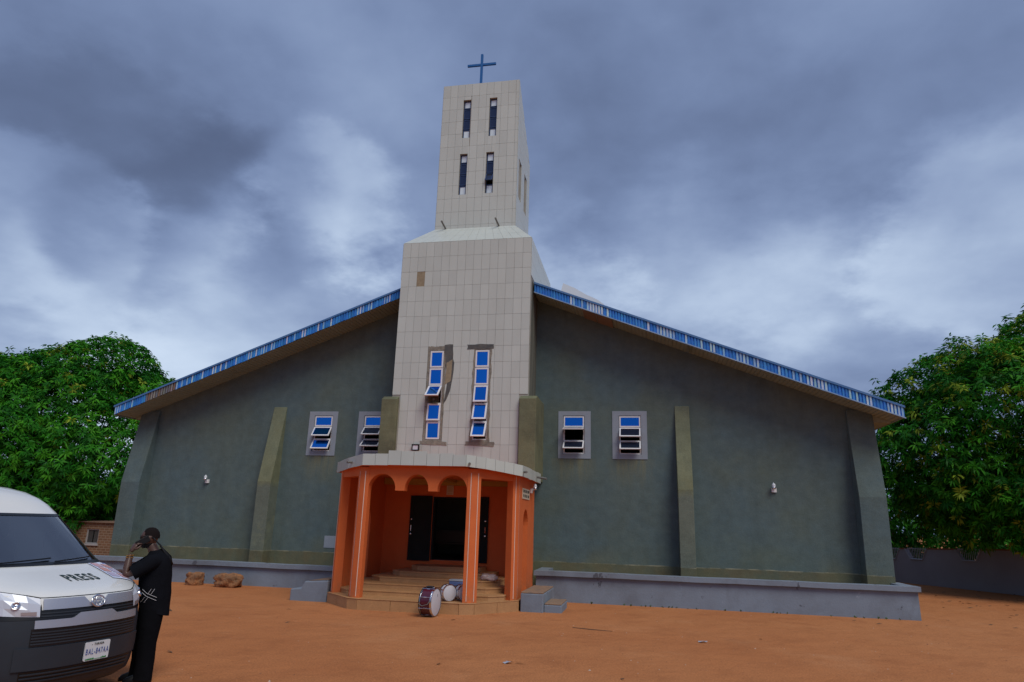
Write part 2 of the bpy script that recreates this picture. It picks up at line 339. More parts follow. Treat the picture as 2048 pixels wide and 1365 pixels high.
# roof
roof = None
for s in (-1, 1):
    T = lambda x: 10.05 - .387 * abs(x)
    mb = MB(); e = 12.29 if s > 0 else 12.10; EM = 12.27 if s > 0 else 12.08
    mb.add([(0, -.96, T(0) + .04), (s * e, -.96, T(e) + .04), (s * e, 24.6, T(e) + .04), (0, 24.6, T(0) + .04),
            (0, -.96, T(0)), (s * e, -.96, T(e)), (s * e, 24.6, T(e)), (0, 24.6, T(0))],
           [(0, 1, 2, 3), (4, 7, 6, 5), (1, 2, 6, 5), (3, 2, 6, 7), (0, 1, 5, 4)])
    # the front edge is cut back where the tower stands
    r = mb.build('roof', m_roof, church)
    me = r.data
    bm = bmesh.new(); bm.from_mesh(me)
    bmesh.ops.bisect_plane(bm, geom=bm.verts[:] + bm.edges[:] + bm.faces[:], plane_co=(s * 2.115, 0, 0), plane_no=(s, 0, 0), clear_inner=True)
    bm.to_mesh(me); bm.free()
    # fascia made of short ribbed sheets, sun-bleached in places
    x = 2.13; i = 0; L_ = (12.27 - 2.13)
    BL = [(.018, .17, .56), (.022, .20, .64), (.04, .26, .70)]; PA = [(.38, .55, .72), (.52, .63, .74), (.24, .44, .70)]
    while x < EM - .05:
        ln = min(rnd.uniform(.8, 1.25), EM - x)
        if EM - (x + ln) < .35: ln = EM - x
        nr = max(3, round(ln / .088)); mbf = MB(); y0 = -.955 - rnd.uniform(0, .012)
        rust = s < 0 and 10.3 < x + ln / 2 < 11.5
        fade = (.22, .75)[i % 2] if s > 0 else rnd.uniform(.25, .65)
        for q in range(nr):
            xa, xb = x + ln * q / nr, x + ln * (q + 1) / nr; d = xb - xa
            bleached = rnd.random() < fade * (1.15 if q > nr * .35 else .45)
            c = rnd.choice(PA if bleached else BL); c2 = rnd.choice(BL)
            if rust: c = rnd.choice([(.20, .20, .22), (.25, .13, .08), (.16, .17, .20), (.30, .28, .27)]); c2 = (.10, .09, .09)
            jit = rnd.uniform(-.012, .012)
            prof = [(0, 0, c2), (.16, -.024, c), (.66, -.024, c), (.82, 0, c2), (1, 0, c2)]
            for (p, dy, cc), (p2, dy2, _) in zip(prof, prof[1:]):
                u, v = xa + d * p, xa + d * p2
                lo = .262 + jit*.5
                mbf.add([(s * u, y0 + dy, T(u) - .005), (s * v, y0 + dy2, T(v) - .005), (s * v, y0 + dy2, T(v) - lo * .5), (s * u, y0 + dy, T(u) - lo * .5)], [(0, 1, 2, 3)], 0, tuple(min(1, q_ * rnd.uniform(.75, 1.0)) for q_ in cc))
                mbf.add([(s * u, y0 + dy, T(u) - lo * .5), (s * v, y0 + dy2, T(v) - lo * .5), (s * v, y0 + dy2, T(v) - lo), (s * u, y0 + dy, T(u) - lo)], [(0, 1, 2, 3)], 0, tuple(min(1, q_ * rnd.uniform(.85, 1.1)) for q_ in cc))
        mbf.build('fascia_sheet', m_fascia, r); x += ln; i += 1
    for (zo, h, yo, dd, mm_, nm) in ((.055, .06, -1.01, .05, m_bluetrim, 'top_trim'),) + (((-.262, .03, -.995, .06, m_trim, 'bottom_trim'),) if s > 0 else ()):
        mbt = MB(); a, b = 2.13, e
        mbt.add([(s * a, yo, T(a) + zo - h), (s * b, yo, T(b) + zo - h), (s * b, yo + dd, T(b) + zo - h), (s * a, yo + dd, T(a) + zo - h),
                 (s * a, yo, T(a) + zo), (s * b, yo, T(b) + zo), (s * b, yo + dd, T(b) + zo), (s * a, yo + dd, T(a) + zo)],
                [(0, 3, 2, 1), (4, 5, 6, 7), (0, 1, 5, 4), (1, 2, 6, 5), (2, 3, 7, 6), (3, 0, 4, 7)])
        mbt.build(nm, mm_, r)
    # ribbed soffit
    mbs = MB(); S = lambda u: T(u) - .262; u = 2.13
    while u < EM - .09:
        v = u + .11; prof = [(u, 0), (u + .085, 0), (u + .09, .016), (u + .105, .016), (v, 0)]
        for (a, da), (b, db) in zip(prof, prof[1:]):
            mbs.add([(s * a, -.95, S(a) + da), (s * b, -.95, S(b) + db), (s * b, .02, S(b) + db), (s * a, .02, S(a) + da)], [(0, 1, 2, 3)])
        u = v
    tag(mbs.build('soffit', m_soffit, r), kind='stuff')
    mbs = MB(); mbs.box((min(s * 11.73, s * (EM - .02)), .02, S(EM - .02) - .01), (max(s * 11.73, s * (EM - .02)), 24.5, S(EM - .02) + .02))
    mbs.box((min(s * (EM - .02), s * (EM + .005)), -.95, S(EM - .02) - .02), (max(s * (EM - .02), s * (EM + .005)), 24.6, T(EM) + .01))
    mbs.add([(s * 11.73, .015, S(EM - .02)), (s * (EM - .02), .015, S(EM - .02)), (s * (EM - .02), .015, S(EM - .02) + .01), (s * 11.73, .015, S(11.73) + .02)], [(0, 1, 2, 3)])
    mbs.build('eave_box', m_soffit, r)
    if s > 0:
        for a, b in ((3.62, 4.02), (4.04, 4.52)):
            mbp = MB(); mbp.add([(a, -.94, S(a) - .012), (b, -.94, S(b) - .012), (b, .0, S(b) - .03), (a, .0, S(a) - .03)], [(0, 1, 2, 3)]); mbp.build('bare_panel', m_ply, r)
        mbp = MB(); mbp.add([(6.72, -.9, S(6.72)), (6.75, -.55, S(6.75) - .20), (6.78, -.1, S(6.78) - .03), (6.76, -.1, S(6.76))], [(0, 1, 2, 3)]); mbp.build('loose_strip', m_soffit, r)
        mbp = MB()
        xs = np.linspace(2.95, 4.25, 8)
        for a, b in zip(xs, xs[1:]):
            h = lambda q: .32 + .26 * max(0, 1 - (q - 2.95) / 1.3) ** .8 - .015 * math.sin(q * 9)
            mbp.add([(a, -.85, T(a) + .06), (b, -.85, T(b) + .06), (b, -.25, T(b) + h(b)), (a, -.25, T(a) + h(a))], [(0, 1, 2, 3)])
        mbp.build('lifted_sheet', m_sheet, r)
mb = MB(); T = lambda x: 10.05 - .387 * abs(x)
for s in (-1, 1): mb.add([(0, 2.85, T(0) + .03), (s * 2.2, 2.85, T(2.2) + .03), (s * 2.2, 24.6, T(2.2) + .03), (0, 24.6, T(0) + .03)], [(0, 1, 2, 3)])
mb.add([(-HALF, 24.02, 5.2), (HALF, 24.02, 5.2), (0, 24.02, 10.0)], [(0, 1, 2)]); mb.build('ridge_roof', m_roof, church)
# buttresses
def buttress(x0, x1, mt, ztop_, prof):
    mb = MB(); poly = [(x0, .03, 0)] + [(x0, -d, z) for d, z in prof] + [(x0, .03, ztop_)]
    mb.extr(poly, (x1 - x0, 0, 0)); return mb.build('buttress', mt, church, bevel=.012)
PR = [(.46, 0), (.50, 3.05), (.02, 5.52)]
buttress(6.31, 6.73, m_butt, 5.52, PR); buttress(-6.77, -6.31, m_butt, 5.52, PR)
PE = [(.46, 0), (.50, 2.95), (.06, 5.38)]
buttress(11.06, 11.745, m_wall, 5.40, PE); buttress(-11.745, -11.06, m_wall, 5.40, PE)

# ---------------- windows
def bars(mb, x0, x1, z0, z1, wd, y0, y1):
    mb.box((x0, y0, z0), (x0 + wd, y1, z1)); mb.box((x1 - wd, y0, z0), (x1, y1, z1))
    mb.box((x0 + wd, y0 + .001, z0), (x1 - wd, y1 - .001, z0 + wd)); mb.box((x0 + wd, y0 + .001, z1 - wd), (x1 - wd, y1 - .001, z1))
def window(parent, x0, x1, z0, z1, y, rows, fm, label=None, fw=.042, pfw=.038):
    """rows from the top: (height share, opening angle or None for fixed, pane material)"""
    mb = MB(); bars(mb, x0, x1, z0, z1, fw, y, y + .06)
    tot = sum(r[0] for r in rows); z = z1; cells = []
    for i, (h, a, pmn) in enumerate(rows):
        hh = (z1 - z0) * h / tot; cells.append((z - hh, z, a, pmn)); z -= hh
        if i < len(rows) - 1: mb.box((x0 + fw, y + .002, z - .019), (x1 - fw, y + .058, z + .019))
    w_ = mb.build('window', fm, parent)
    for (a0, a1, ang, pmn) in cells:
        cx = (x0 + x1) / 2; hw = (x1 - x0) / 2 - .014; hh = a1 - a0 - .03; loc = (cx, y - .012, a1 - .015)
        ang_ = 0 if ang is None else ang
        ms = MB(); bars(ms, -hw, hw, -hh, 0, pfw, -.022, .012)
        so_ = ms.build('sash', fm, w_); mpn = MB(); mpn.box((-hw + pfw, -.006, -hh + pfw), (hw - pfw, .0, -pfw)); po = mpn.build('pane', pmn, w_)
        for o in (so_, po): o.location = loc; o.rotation_euler = (-R(ang_), 0, rnd.uniform(-.004, .004))
        po.rotation_euler.x += rnd.uniform(-.03, .03); po.rotation_euler.z += rnd.uniform(-.02, .02)
        if ang is not None and ang > 8:
            st = MB()
            for sx in (-1, 1):
                d = hh * .55; st.tube([(cx + sx * (hw - .02), y + .02, a1 - .02 - d), (cx + sx * (hw - .02), y - .012 - math.sin(R(ang_)) * d, a1 - .015 - math.cos(R(ang_)) * d)], .006, 5)
            st.build('stay', m_pipe, w_)
    if label: w_['label'] = label
    return w_
BF, NG, MI = m_bluefilm, m_navyglass, m_skypane
SIDE = [((.36, None, BF), (.4, 34, BF), (.4, 30, BF)), ((.36, None, BF), (.4, 44, NG), (.4, 50, NG)),
        ((.36, None, BF), (.4, 78, NG), (.4, 48, NG)), ((.36, None, BF), (.4, 40, NG), (.4, 46, NG))]
PL = [(-5.46, -4.46), (-3.73, -2.70), (2.82, 3.81), (4.46, 5.49)]
for (x0, x1, z0, z1), rows, (p0, p1) in zip(W_SIDE, SIDE, PL):
    window(church, x0, x1, z0, z1, .03, rows, m_upvc)
    mb = MB(); wall_mesh(mb, p0, p1, 3.93, lambda u: 5.37, [(x0 - .004, x1 + .004, z0 - .004, z1 + .004)], .02, lambda u, d, z: (u, -.018 + d, z))
    mb.build('window_surround', m_surround, church, weld=True)

# ---------------- tower
TY = -1.40; UY = -.50; TW = 2.09; UW = 1.37; ZL = 10.60; ZU = 11.45; ZT = 17.02
tower = MB()
W_LOW = [(-.965, -.525, 4.30, 7.01), (.45, .90, 4.30, 7.01)]
DOOR = (-.58, .46, .93, 2.66)
wall_mesh(tower, -TW, TW, 0, lambda u: ZL, W_LOW + [DOOR], .2, lambda u, d, z: (u, TY + d, z))
for s in (-1, 1): tower.box((s * TW - .1 * (1 + s), TY + .2, 9.3), (s * TW + .1 * (1 - s), 2.9, ZL))
tower.box((-TW, 2.7, 0), (TW, 2.9, ZL))
W_UP = [(-.615, -.34, 14.87, 16.38), (.33, .605, 14.87, 16.38), (-.64, -.37, 12.70, 14.25), (.29, .565, 12.70, 14.25)]
wall_mesh(tower, -UW, UW, ZU - .1, lambda u: ZT, W_UP, .18, lambda u, d, z: (u, UY + d, z))
utop = lambda u: ZT - .796 * (u - UY)
W_US = [(.02, .27, 12.66, 14.1), (.98, 1.24, 12.66, 14.1)]
for s in (-1, 1): wall_mesh(tower, UY + .18, 1.95, ZU - .1, utop, W_US, .18, lambda u, d, z, s=s: (s * (UW - d), u, z))
tower.add([(-UW, 1.95, ZU - .1), (UW, 1.95, ZU - .1), (UW, 1.95, utop(1.95)), (-UW, 1.95, utop(1.95))], [(0, 1, 2, 3)])
tower.add([(-UW, UY, ZT), (UW, UY, ZT), (UW, 1.95, utop(1.95)), (-UW, 1.95, utop(1.95))], [(0, 1, 2, 3)])
ring_l = [(-TW, TY, ZL), (TW, TY, ZL), (TW, 2.9, ZL), (-TW, 2.9, ZL)]; ring_u = [(-UW, UY, ZU), (UW, UY, ZU), (UW, 1.95, ZU), (-UW, 1.95, ZU)]
for i in range(4): tower.add([ring_l[i], ring_l[(i + 1) % 4], ring_u[(i + 1) % 4], ring_u[i]], [(0, 1, 2, 3)])
tower = tower.build('tower', m_grout, church)
mb = MB()
for s in (-1, 1): mb.box((s * TW - .1 * (1 + s), TY + .2, 0), (s * TW + .1 * (1 - s), .3, 9.3))
mb.build('tower_side', m_stain, church)
# inside of the tower hall: floor and pews, seen dimly through the door
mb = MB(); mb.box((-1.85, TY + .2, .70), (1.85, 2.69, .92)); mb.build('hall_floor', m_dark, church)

# tiles: shared meshes, one object each on the two fronts
TH = .495; GAP = .006; TT = .012
tile_cache = {}
def tile_mesh(wd, ht):
    k_ = (round(wd, 3), round(ht, 3))
    if k_ not in tile_cache:
        me = bpy.data.meshes.new('tile'); mb = MB(); mb.box((0, -TT, 0), (wd, 0, ht))
        me.from_pydata(mb.v, [], mb.f); me.materials.append(m_tile); me.update(); tile_cache[k_] = me
    return tile_cache[k_]
tiles_left = [300]; rest = MB()
def tile(x, y, z, wd, ht):
    if wd < .03 or ht < .03: return
    if tiles_left[0] > 0:
        tiles_left[0] -= 1
        o = bpy.data.objects.new('tile', tile_mesh(wd, ht)); COL.objects.link(o); o.parent = tower
        o.location = (x, y - .002, z); o.rotation_euler = (rnd.gauss(0, .0022), rnd.gauss(0, .0012), rnd.gauss(0, .0022))
    else: rest.box((x, y - .002 - TT, z), (x + wd, y - .002, z + ht))
def tile_front(x0, x1, zt, zb, tw, y, holes, skip=(), xlim=None):
    r_ = 0; z = zt
    while z > zb + .02:
        lo = max(z - TH, zb); c_ = 0; x = x0
        while x < x1 - .02:
            xe = min(x + tw, x1)
            if (r_, c_) not in skip:
                segs = [(x + GAP / 2, xe - GAP / 2, lo + GAP / 2, z - GAP / 2)]
                if xlim: 
                    a, b = xlim(lo); segs = [(max(p, a), min(q, b), u, v) for p, q, u, v in segs]
                for (ha, hb, hc, hd) in holes:
                    ns = []
                    for (p, q, u, v) in segs:
                        if q <= ha or p >= hb or v <= hc or u >= hd: ns.append((p, q, u, v)); continue
                        if p < ha: ns.append((p, ha, u, v))
                        if q > hb: ns.append((hb, q, u, v))
                        p2, q2 = max(p, ha), min(q, hb)
                        if u < hc: ns.append((p2, q2, u, hc))
                        if v > hd: ns.append((p2, q2, hd, v))
                    segs = ns
                for (p, q, u, v) in segs: tile(p, y, u, q - p, v - u)
            x = xe; c_ += 1
        z -= TH; r_ += 1
HL = [(-1.02, -.45, 4.24, 7.13), (.41, .95, 4.24, 7.10)]
tile_front(-TW, TW, ZL, 3.62, 2 * TW / 16, TY, HL, skip={(2, 2)}, xlim=lambda lo: (-9, 9) if lo > 5.5 else (-1.86, 1.86))
tile_front(-UW, UW, ZT, ZU, 2 * UW / 10.4, UY, W_UP)
# collar, flanks of the tower
def slab_tiles(o, du, dv, nu, nv, nrm):
    """tiles over the quad o + a*du + b*dv ; du/dv given as functions for a trapezoid"""
    pass
def quad_tiles(p00, p10, p11, p01, nu, nv, off):
    P = [Vector(p) for p in (p00, p10, p11, p01)]; nrm = (P[1] - P[0]).cross(P[3] - P[0]).normalized()
    at = lambda a, b: (P[0] * (1 - a) + P[1] * a) * (1 - b) + (P[3] * (1 - a) + P[2] * a) * b
    wl = max((P[1] - P[0]).length, .01); hl = max((P[3] - P[0]).length, .01); gu, gv = GAP / 2 / wl, GAP / 2 / hl
    for j in range(int(math.ceil(nv))):
        for i in range(int(math.ceil(nu))):
            a0, a1 = i / nu + gu, min((i + 1) / nu, 1) - gu; b0, b1 = j / nv + gv, min((j + 1) / nv, 1) - gv
            if a1 <= a0 or b1 <= b0: continue
            q = [at(a0, b0), at(a1, b0), at(a1, b1), at(a0, b1)]
            rest.extr([p + nrm * off for p in q], nrm * TT)
quad_tiles((-TW, TY, ZL), (TW, TY, ZL), (UW, UY, ZU), (-UW, UY, ZU), 14, 2.4, .002)
quad_tiles((TW, TY, ZL), (TW, 2.9, ZL), (UW, 1.95, ZU), (UW, UY, ZU), 12, 2.2, .002)
quad_tiles((-UW, UY, ZU), (-UW, 1.95, ZU), (-TW, 2.9, ZL), (-TW, TY, ZL), 12, 2.2, .002)
quad_tiles((TW, TY + .0, 9.36), (TW, 2.9, 9.36), (TW, 2.9, ZL), (TW, TY, ZL), 16, 2.5, .002)
quad_tiles((-TW, 2.9, 9.36), (-TW, TY, 9.36), (-TW, TY, ZL), (-TW, 2.9, ZL), 16, 2.5, .002)
for s in (-1, 1):                                    # upper flanks with the sloping head
    nu = 9; du = (1.95 - UY) / nu
    for i in range(nu):
        a, b = UY + i * du + GAP / 2, UY + (i + 1) * du - GAP / 2; z = ZT
        while z > ZU:
            lo = max(z - TH, ZU); segs = [(lo + GAP / 2, z - GAP / 2)]
            for h in W_US:
                if b > h[0] and a < h[1]:
                    segs = [q for u, v in segs for q in ((u, min(v, h[2])), (max(u, h[3]), v)) if q[1] - q[0] > .02]
            for u, v in segs:
                ta, tb = min(v, utop(a) - .01), min(v, utop(b) - .01)
                if min(ta, tb) - u > .02:
                    x = s * (UW + .002); q = [(x, a, u), (x, b, u), (x, b, tb), (x, a, ta)]
                    rest.extr(q, (s * TT, 0, 0))
            z -= TH
tag(rest.build('tile_cladding', m_tile, tower), kind='stuff')
mb = MB(); cw = 2 * TW / 16; mb.box((-TW + 2 * cw, TY - .006, ZL - 3 * TH), (-TW + 3 * cw, TY - .001, ZL - 2 * TH)); mb.build('bare_mortar', m_mortar, tower)
# broken edges round the tower windows
def jag(pts, nsub, amp):
    o = []
    for p, q in zip(pts, pts[1:] + pts[:1]):
        for i in range(nsub):
            f = i / nsub; o.append((p[0] + (q[0] - p[0]) * f + rnd.uniform(-amp, amp), p[1] + (q[1] - p[1]) * f + rnd.uniform(-amp, amp)))
    return o
def ringpatch(hole, outer, mt):
    a, b, c, d = hole; inner = [(a, c), (b, c), (b, d), (a, d)]; oo = []; ii = []
    n_ = 14
    for e in range(4):
        p, q = inner[e], inner[(e + 1) % 4]; P, Q = outer[e], outer[(e + 1) % 4]
        for i in range(n_):
            f = i / n_; amp = .022
            ii.append((p[0] + (q[0] - p[0]) * f, p[1] + (q[1] - p[1]) * f))
            oo.append((P[0] + (Q[0] - P[0]) * f + rnd.uniform(-amp, amp), P[1] + (Q[1] - P[1]) * f + rnd.uniform(-amp, amp)))
    mb = MB(); y = TY - .019; n = len(ii)
    vs = [(x, y + .004, z) for x, z in ii] + [(x, y - rnd.uniform(0, .004), z) for x, z in oo] + [(x, TY + .0, z) for x, z in oo] + [(x, TY + .05, z) for x, z in ii]
    fs = []
    for i in range(n):
        j = (i + 1) % n; fs += [(i, j, n + j, n + i), (n + i, n + j, 2 * n + j, 2 * n + i), (i, 3 * n + i, 3 * n + j, j)]
    mb.add(vs, fs); return mb.build('broken_surround', mt, tower)
ringpatch((-.965, -.525, 4.30, 7.01), [(-1.05, 4.22), (-.45, 4.22), (-.45, 7.14), (-1.02, 7.14)], m_patch)
ringpatch((.45, .90, 4.30, 7.01), [(.385, 4.22), (.98, 4.22), (.95, 7.12), (.40, 7.12)], m_patch)
m_black_cem = pm('dark_exposed_cement', (.075, .08, .085), .95, c2=(.16, .15, .13), nscale=6, bump=.6, bscale=25)
for pts in ([(-.46, 5.35), (-.28, 5.75), (-.18, 6.4), (-.22, 6.75), (-.25, 7.20), (-.52, 7.20), (-.47, 6.6), (-.40, 6.0)],):
    mb = MB(); mb.extr([(x, TY - .022, z) for x, z in jag(pts, 3, .018)], (0, .018, 0)); mb.build('bare_cement', m_black_cem, tower)
mb = MB(); mb.extr([(x, TY - .026, z) for x, z in jag([(-.45, 5.95), (-.27, 6.05), (-.26, 6.72), (-.42, 6.62)], 3, .015)], (0, .018, 0)); mb.build('bare_mortar', m_mortar, tower)
mb = MB(); mb.extr([(x, TY - .022, z) for x, z in jag([(.20, 7.02), (1.02, 7.05), (1.02, 7.18), (.20, 7.19)], 4, .015)], (0, .018, 0)); mb.build('bare_cement', m_black_cem, tower)
for pts in ([(-1.10, 4.17), (-.30, 4.13), (-.30, 4.25), (-1.12, 4.26)], [(.26, 4.14), (1.13, 4.12), (1.14, 4.24), (.28, 4.27)]):
    mb = MB(); mb.extr([(x, TY - .026, z) for x, z in jag(pts, 4, .016)], (0, .018, 0)); mb.build('sill_patch', m_patch, tower)
window(church, *W_LOW[0], TY + .01, [(1, None, BF), (1, None, BF), (1, 46, BF), (1, 7, BF), (1, None, BF)], m_upvc, fw=.035, pfw=.045)
window(church, *W_LOW[1], TY + .01, [(1, None, BF), (1, None, BF), (1, 12, BF), (1, 20, BF), (1, 28, BF)], m_upvc, fw=.035, pfw=.045)
for i, h in enumerate(W_UP):
    window(church, *h, UY + .10, [(.9, None, MI), (1.15, None, NG), (1.15, 30 if i == 3 else None, NG), (1, None, MI)], m_blueframe, fw=.035, pfw=.03)
for h in W_US:
    mb = MB(); mb.box((UW - .12, h[0], h[2]), (UW - .10, h[1], h[3])); mb.build('side_pane', m_navyglass, church)
# horn speaker in the open light of the left tower window
sp = empty('horn_speaker', (-.76, TY - .06, 5.50)); tag(sp, 'small square brown horn speaker under the open sash of the left tower window', 'speaker')
m_horn = pm('brown_horn_plastic', (.15, .125, .075), .6)
mb = MB(); P = [(-.17, -.02, -.12), (.17, -.02, -.12), (.17, -.02, .12), (-.17, -.02, .12)]; Q = [(x * .45, .14, z * .45) for x, y, z in P]
mb.add(P + Q, [(0, 1, 5, 4), (1, 2, 6, 5), (2, 3, 7, 6), (3, 0, 4, 7), (4, 5, 6, 7)]); mb.build('horn', m_horn, sp)
mb = MB(); mb.lathe([(0, -.02), (.025, -.015), (.03, .14), (.055, .15), (.055, .24), (0, .25)], (0, 0, 0), 'Y', 12); o = mb.build('driver', m_pipe, sp); o.rotation_euler = (0, 0, math.pi)
# cross, drain spouts
cr_ = MB(); cx, cy = -.30, .55
zb = utop(cy) - .1; cr_.box((cx - .042, cy - .042, zb), (cx + .042, cy + .042, 19.05)); cr_.build('cross_post', m_cross, church)
cr_ = MB(); cr_.box((cx - .545, cy - .036, 18.56), (cx + .545, cy + .036, 18.64)); cr_.build('cross_arm', m_cross, church)
for x in (-1.0, .83):
    mb = MB(); mb.tube([(x, UY + .02, ZU + .02), (x - .06, UY - .34, ZU + .16)], .03, 8); mb.build('drain_spout', m_pipe, tower)
# side piers
for s, (a, b) in ((-1, (-2.36, -1.865)), (1, (1.865, 2.36))):
    mb = MB(); mb.extr([(a, .1, 3.2), (a, -1.56, 3.2), (a, -1.56, 5.50), (a, -1.40, 5.60), (a, .1, 5.60)], (b - a, 0, 0)); mb.build('pier', m_pier, church, bevel=.015)

# ---------------- porch
PZ = .24
BY = TY - .05                                            # orange back wall
mb = MB(); wall_mesh(mb, -2.20, 2.30, 0, lambda u: 3.3, [DOOR], .045, lambda u, d, z: (u, BY + d, z)); porch = mb.build('porch', m_orange, church, weld=True)
V = dict(L0=(-2.25, BY), A=(-2.25, -4.18), B=(-1.28, -5.08), C=(1.50, -4.98), D=(2.34, -3.88), R0=(2.36, BY))
order = ['L0', 'A', 'B', 'C', 'D', 'R0']
def inward(d): return Vector((-d.y, d.x))
def column(vn_, pn, nn):
    Vv = Vector(V[vn_]); e1 = (Vector(V[pn]) - Vv).normalized(); e2 = (Vector(V[nn]) - Vv).normalized()
    n1 = inward(-e1); n2 = inward(e2); w1 = w2 = .185; t_ = .27; c_ = .075
    poly = [Vv + e1 * w1, Vv + e1 * c_, Vv + e2 * c_, Vv + e2 * w2, Vv + e2 * w2 + n2 * t_ * .8, Vv + e1 * w1 + n1 * t_ * .8]
    mb = MB(); mb.prism([tuple(p) for p in poly], PZ - .02, 3.2); c = mb.build('column', m_orange, porch, bevel=.006)
    mb = MB()                                            # thin white lines down the arrises
    for p, e in ((Vv + e1 * (c_ + .012), e1), (Vv + e2 * (c_ + .012), e2)):
        nn_ = inward(-e1) if e is e1 else inward(e2); o_ = -nn_ * .003
        q = [p + o_, p + e * .016 + o_]
        mb.add([(q[0].x, q[0].y, PZ + .03), (q[1].x, q[1].y, PZ + .03), (q[1].x, q[1].y, 3.1), (q[0].x, q[0].y, 3.1)], [(0, 1, 2, 3)])
    mb.build('white_line', m_stripe, porch)
column('A', 'L0', 'B'); column('B', 'A', 'C'); column('C', 'B', 'D'); column('D', 'C', 'R0')
def beam(p, q, zb, zt, th=.24, cut=.1):
    P, Q = Vector(V[p]), Vector(V[q]); d = (Q - P).normalized(); P = P + d * cut; Q = Q - d * cut; i_ = inward(d)
    poly = [P + i_ * .012, Q + i_ * .012, Q + i_ * th, P + i_ * th]; mb = MB(); mb.prism([tuple(v) for v in poly], zb, zt); return mb.build('beam', m_orange, porch)
beam('A', 'B', 2.99, 3.22); beam('C', 'D', 2.99, 3.22)
# arched front
P, Q = Vector(V['B']), Vector(V['C']); d = (Q - P).normalized(); i_ = inward(d)
xs = []
arches = [(-1.10, -.43), (-.20, .38), (.60, 1.31)]
def zbot(x, eps):
    for a, b in arches:
        if a - 1e-6 <= x <= b + 1e-6 and a < x + eps < b:
            c_, h_ = (a + b) / 2, (b - a) / 2; return 2.70 + .345 * math.sqrt(max(0, 1 - ((x - c_) / h_) ** 2))
    return 2.66
samples = [(-1.12, 2.66)]
for a, b in arches:
    samples += [(a, 2.66), (a, 2.70)] + [((a + b) / 2 - (b - a) / 2 * math.cos(math.pi * k_ / 20), 2.70 + .345 * math.sin(math.pi * k_ / 20)) for k_ in range(1, 20)] + [(b, 2.70), (b, 2.66)]
samples += [(1.33, 2.66)]
mb = MB()
pt = lambda x, z, dep: (*(P + d * ((x - P.x) / d.x) + i_ * (.012 + dep)), z)
for (a, za), (b, zb_) in zip(samples, samples[1:]):
    if b - a > 1e-5:
        for dep in (0, .23): mb.add([pt(a, za, dep), pt(b, zb_, dep), pt(b, 3.22, dep), pt(a, 3.22, dep)], [(0, 1, 2, 3)])
    mb.add([pt(a, za, 0), pt(b, zb_, 0), pt(b, zb_, .23), pt(a, za, .23)], [(0, 1, 2, 3)])
mb.build('arched_beam', m_orange, porch, weld=True)
# side walls with an arched opening
for s in (-1, 1):
    xo = 2.345 if s > 0 else -2.255; ya, yb = (-3.72, BY - .003) if s > 0 else (-4.02, BY - .003); oc = -2.83; hw = .37
    sm = [(ya, PZ), (oc - hw, PZ)] + [(oc - hw, 1.95)] + [(oc - hw * math.cos(math.pi * k_ / 14), 1.95 + .40 * math.sin(math.pi * k_ / 14)) for k_ in range(1, 14)] + [(oc + hw, 1.95), (oc + hw, PZ), (yb, PZ)]
    mb = MB()
    for (a, za), (b, zb_) in zip(sm, sm[1:]):
        if b - a > 1e-5:
            for dx in (0, .22): mb.add([(xo - s * dx, a, za), (xo - s * dx, b, zb_), (xo - s * dx, b, 3.22), (xo - s * dx, a, 3.22)], [(0, 1, 2, 3)])
        mb.add([(xo, a, za), (xo, b, zb_), (xo - s * .22, b, zb_), (xo - s * .22, a, za)], [(0, 1, 2, 3)])
    for y_ in (ya, yb): mb.add([(xo, y_, PZ), (xo - s * .22, y_, PZ), (xo - s * .22, y_, 3.22), (xo, y_, 3.22)], [(0, 1, 2, 3)])
    mb.build('side_wall', m_orange, porch, weld=True)
# canopy with a band of tiles
CP = [(-2.46, BY, 3.16), (-2.46, -3.95, 3.13), (-1.78, -4.80, 3.17), (-1.22, -5.25, 3.235), (1.33, -5.25, 3.235), (1.74, -4.98, 3.20), (2.47, -4.12, 3.105), (2.52, -3.40, 3.09), (2.52, BY, 3.09)]
mb = MB(); n_ = len(CP); inn = [Vector((x * .985, y + .03 if y < -1.6 else y)) for x, y, z in CP]
vs = [(p.x, p.y, c[2] + .006) for p, c in zip(inn, CP)] + [(p.x, p.y, c[2] + .235) for p, c in zip(inn, CP)]
mb.add(vs, [tuple(range(n_)), tuple(range(n_, 2 * n_))] + [(i, (i + 1) % n_, n_ + (i + 1) % n_, n_ + i) for i in range(n_)])
mb.build('canopy', [m_orange], porch)
for (a, b) in zip(CP, CP[1:]):
    A_, B_ = Vector(a), Vector(b); ln = (B_ - A_).length; cnt = max(1, round(ln / .31)); dd = (B_ - A_) / ln; nrm = Vector((dd.y, -dd.x, 0)).normalized()
    for i in range(cnt):
        p, q = A_ + dd * (ln * i / cnt + .004), A_ + dd * (ln * (i + 1) / cnt - .004); mx = (p.x + q.x) / 2
        hh = .262 + (.075 if -.72 < mx < .45 and p.y < -5 else .02 if .45 <= mx < 1.0 and p.y < -5 else 0) + rnd.uniform(-.006, .006)
        mb = MB(); o_ = -nrm * .028; lo = rnd.uniform(-.008, .004)
        mb.extr([p + Vector((0, 0, lo)), q + Vector((0, 0, lo)), q + Vector((0, 0, hh)), p + Vector((0, 0, hh))], o_); mb.build('canopy_tile', m_tile, porch)
mb = MB(); mb.box((-2.2, -4.1, 3.19), (2.3, BY - .004, 3.225)); mb.build('porch_ceiling', m_ceil, porch)
mb = MB(); mb.box((-2.02, BY - .22, 2.98), (2.12, BY - .005, 3.19)); mb.box((-.1, -4.75, 3.05), (.15, BY - .23, 3.189)); mb.build('ceiling_beam', m_ceil, porch)
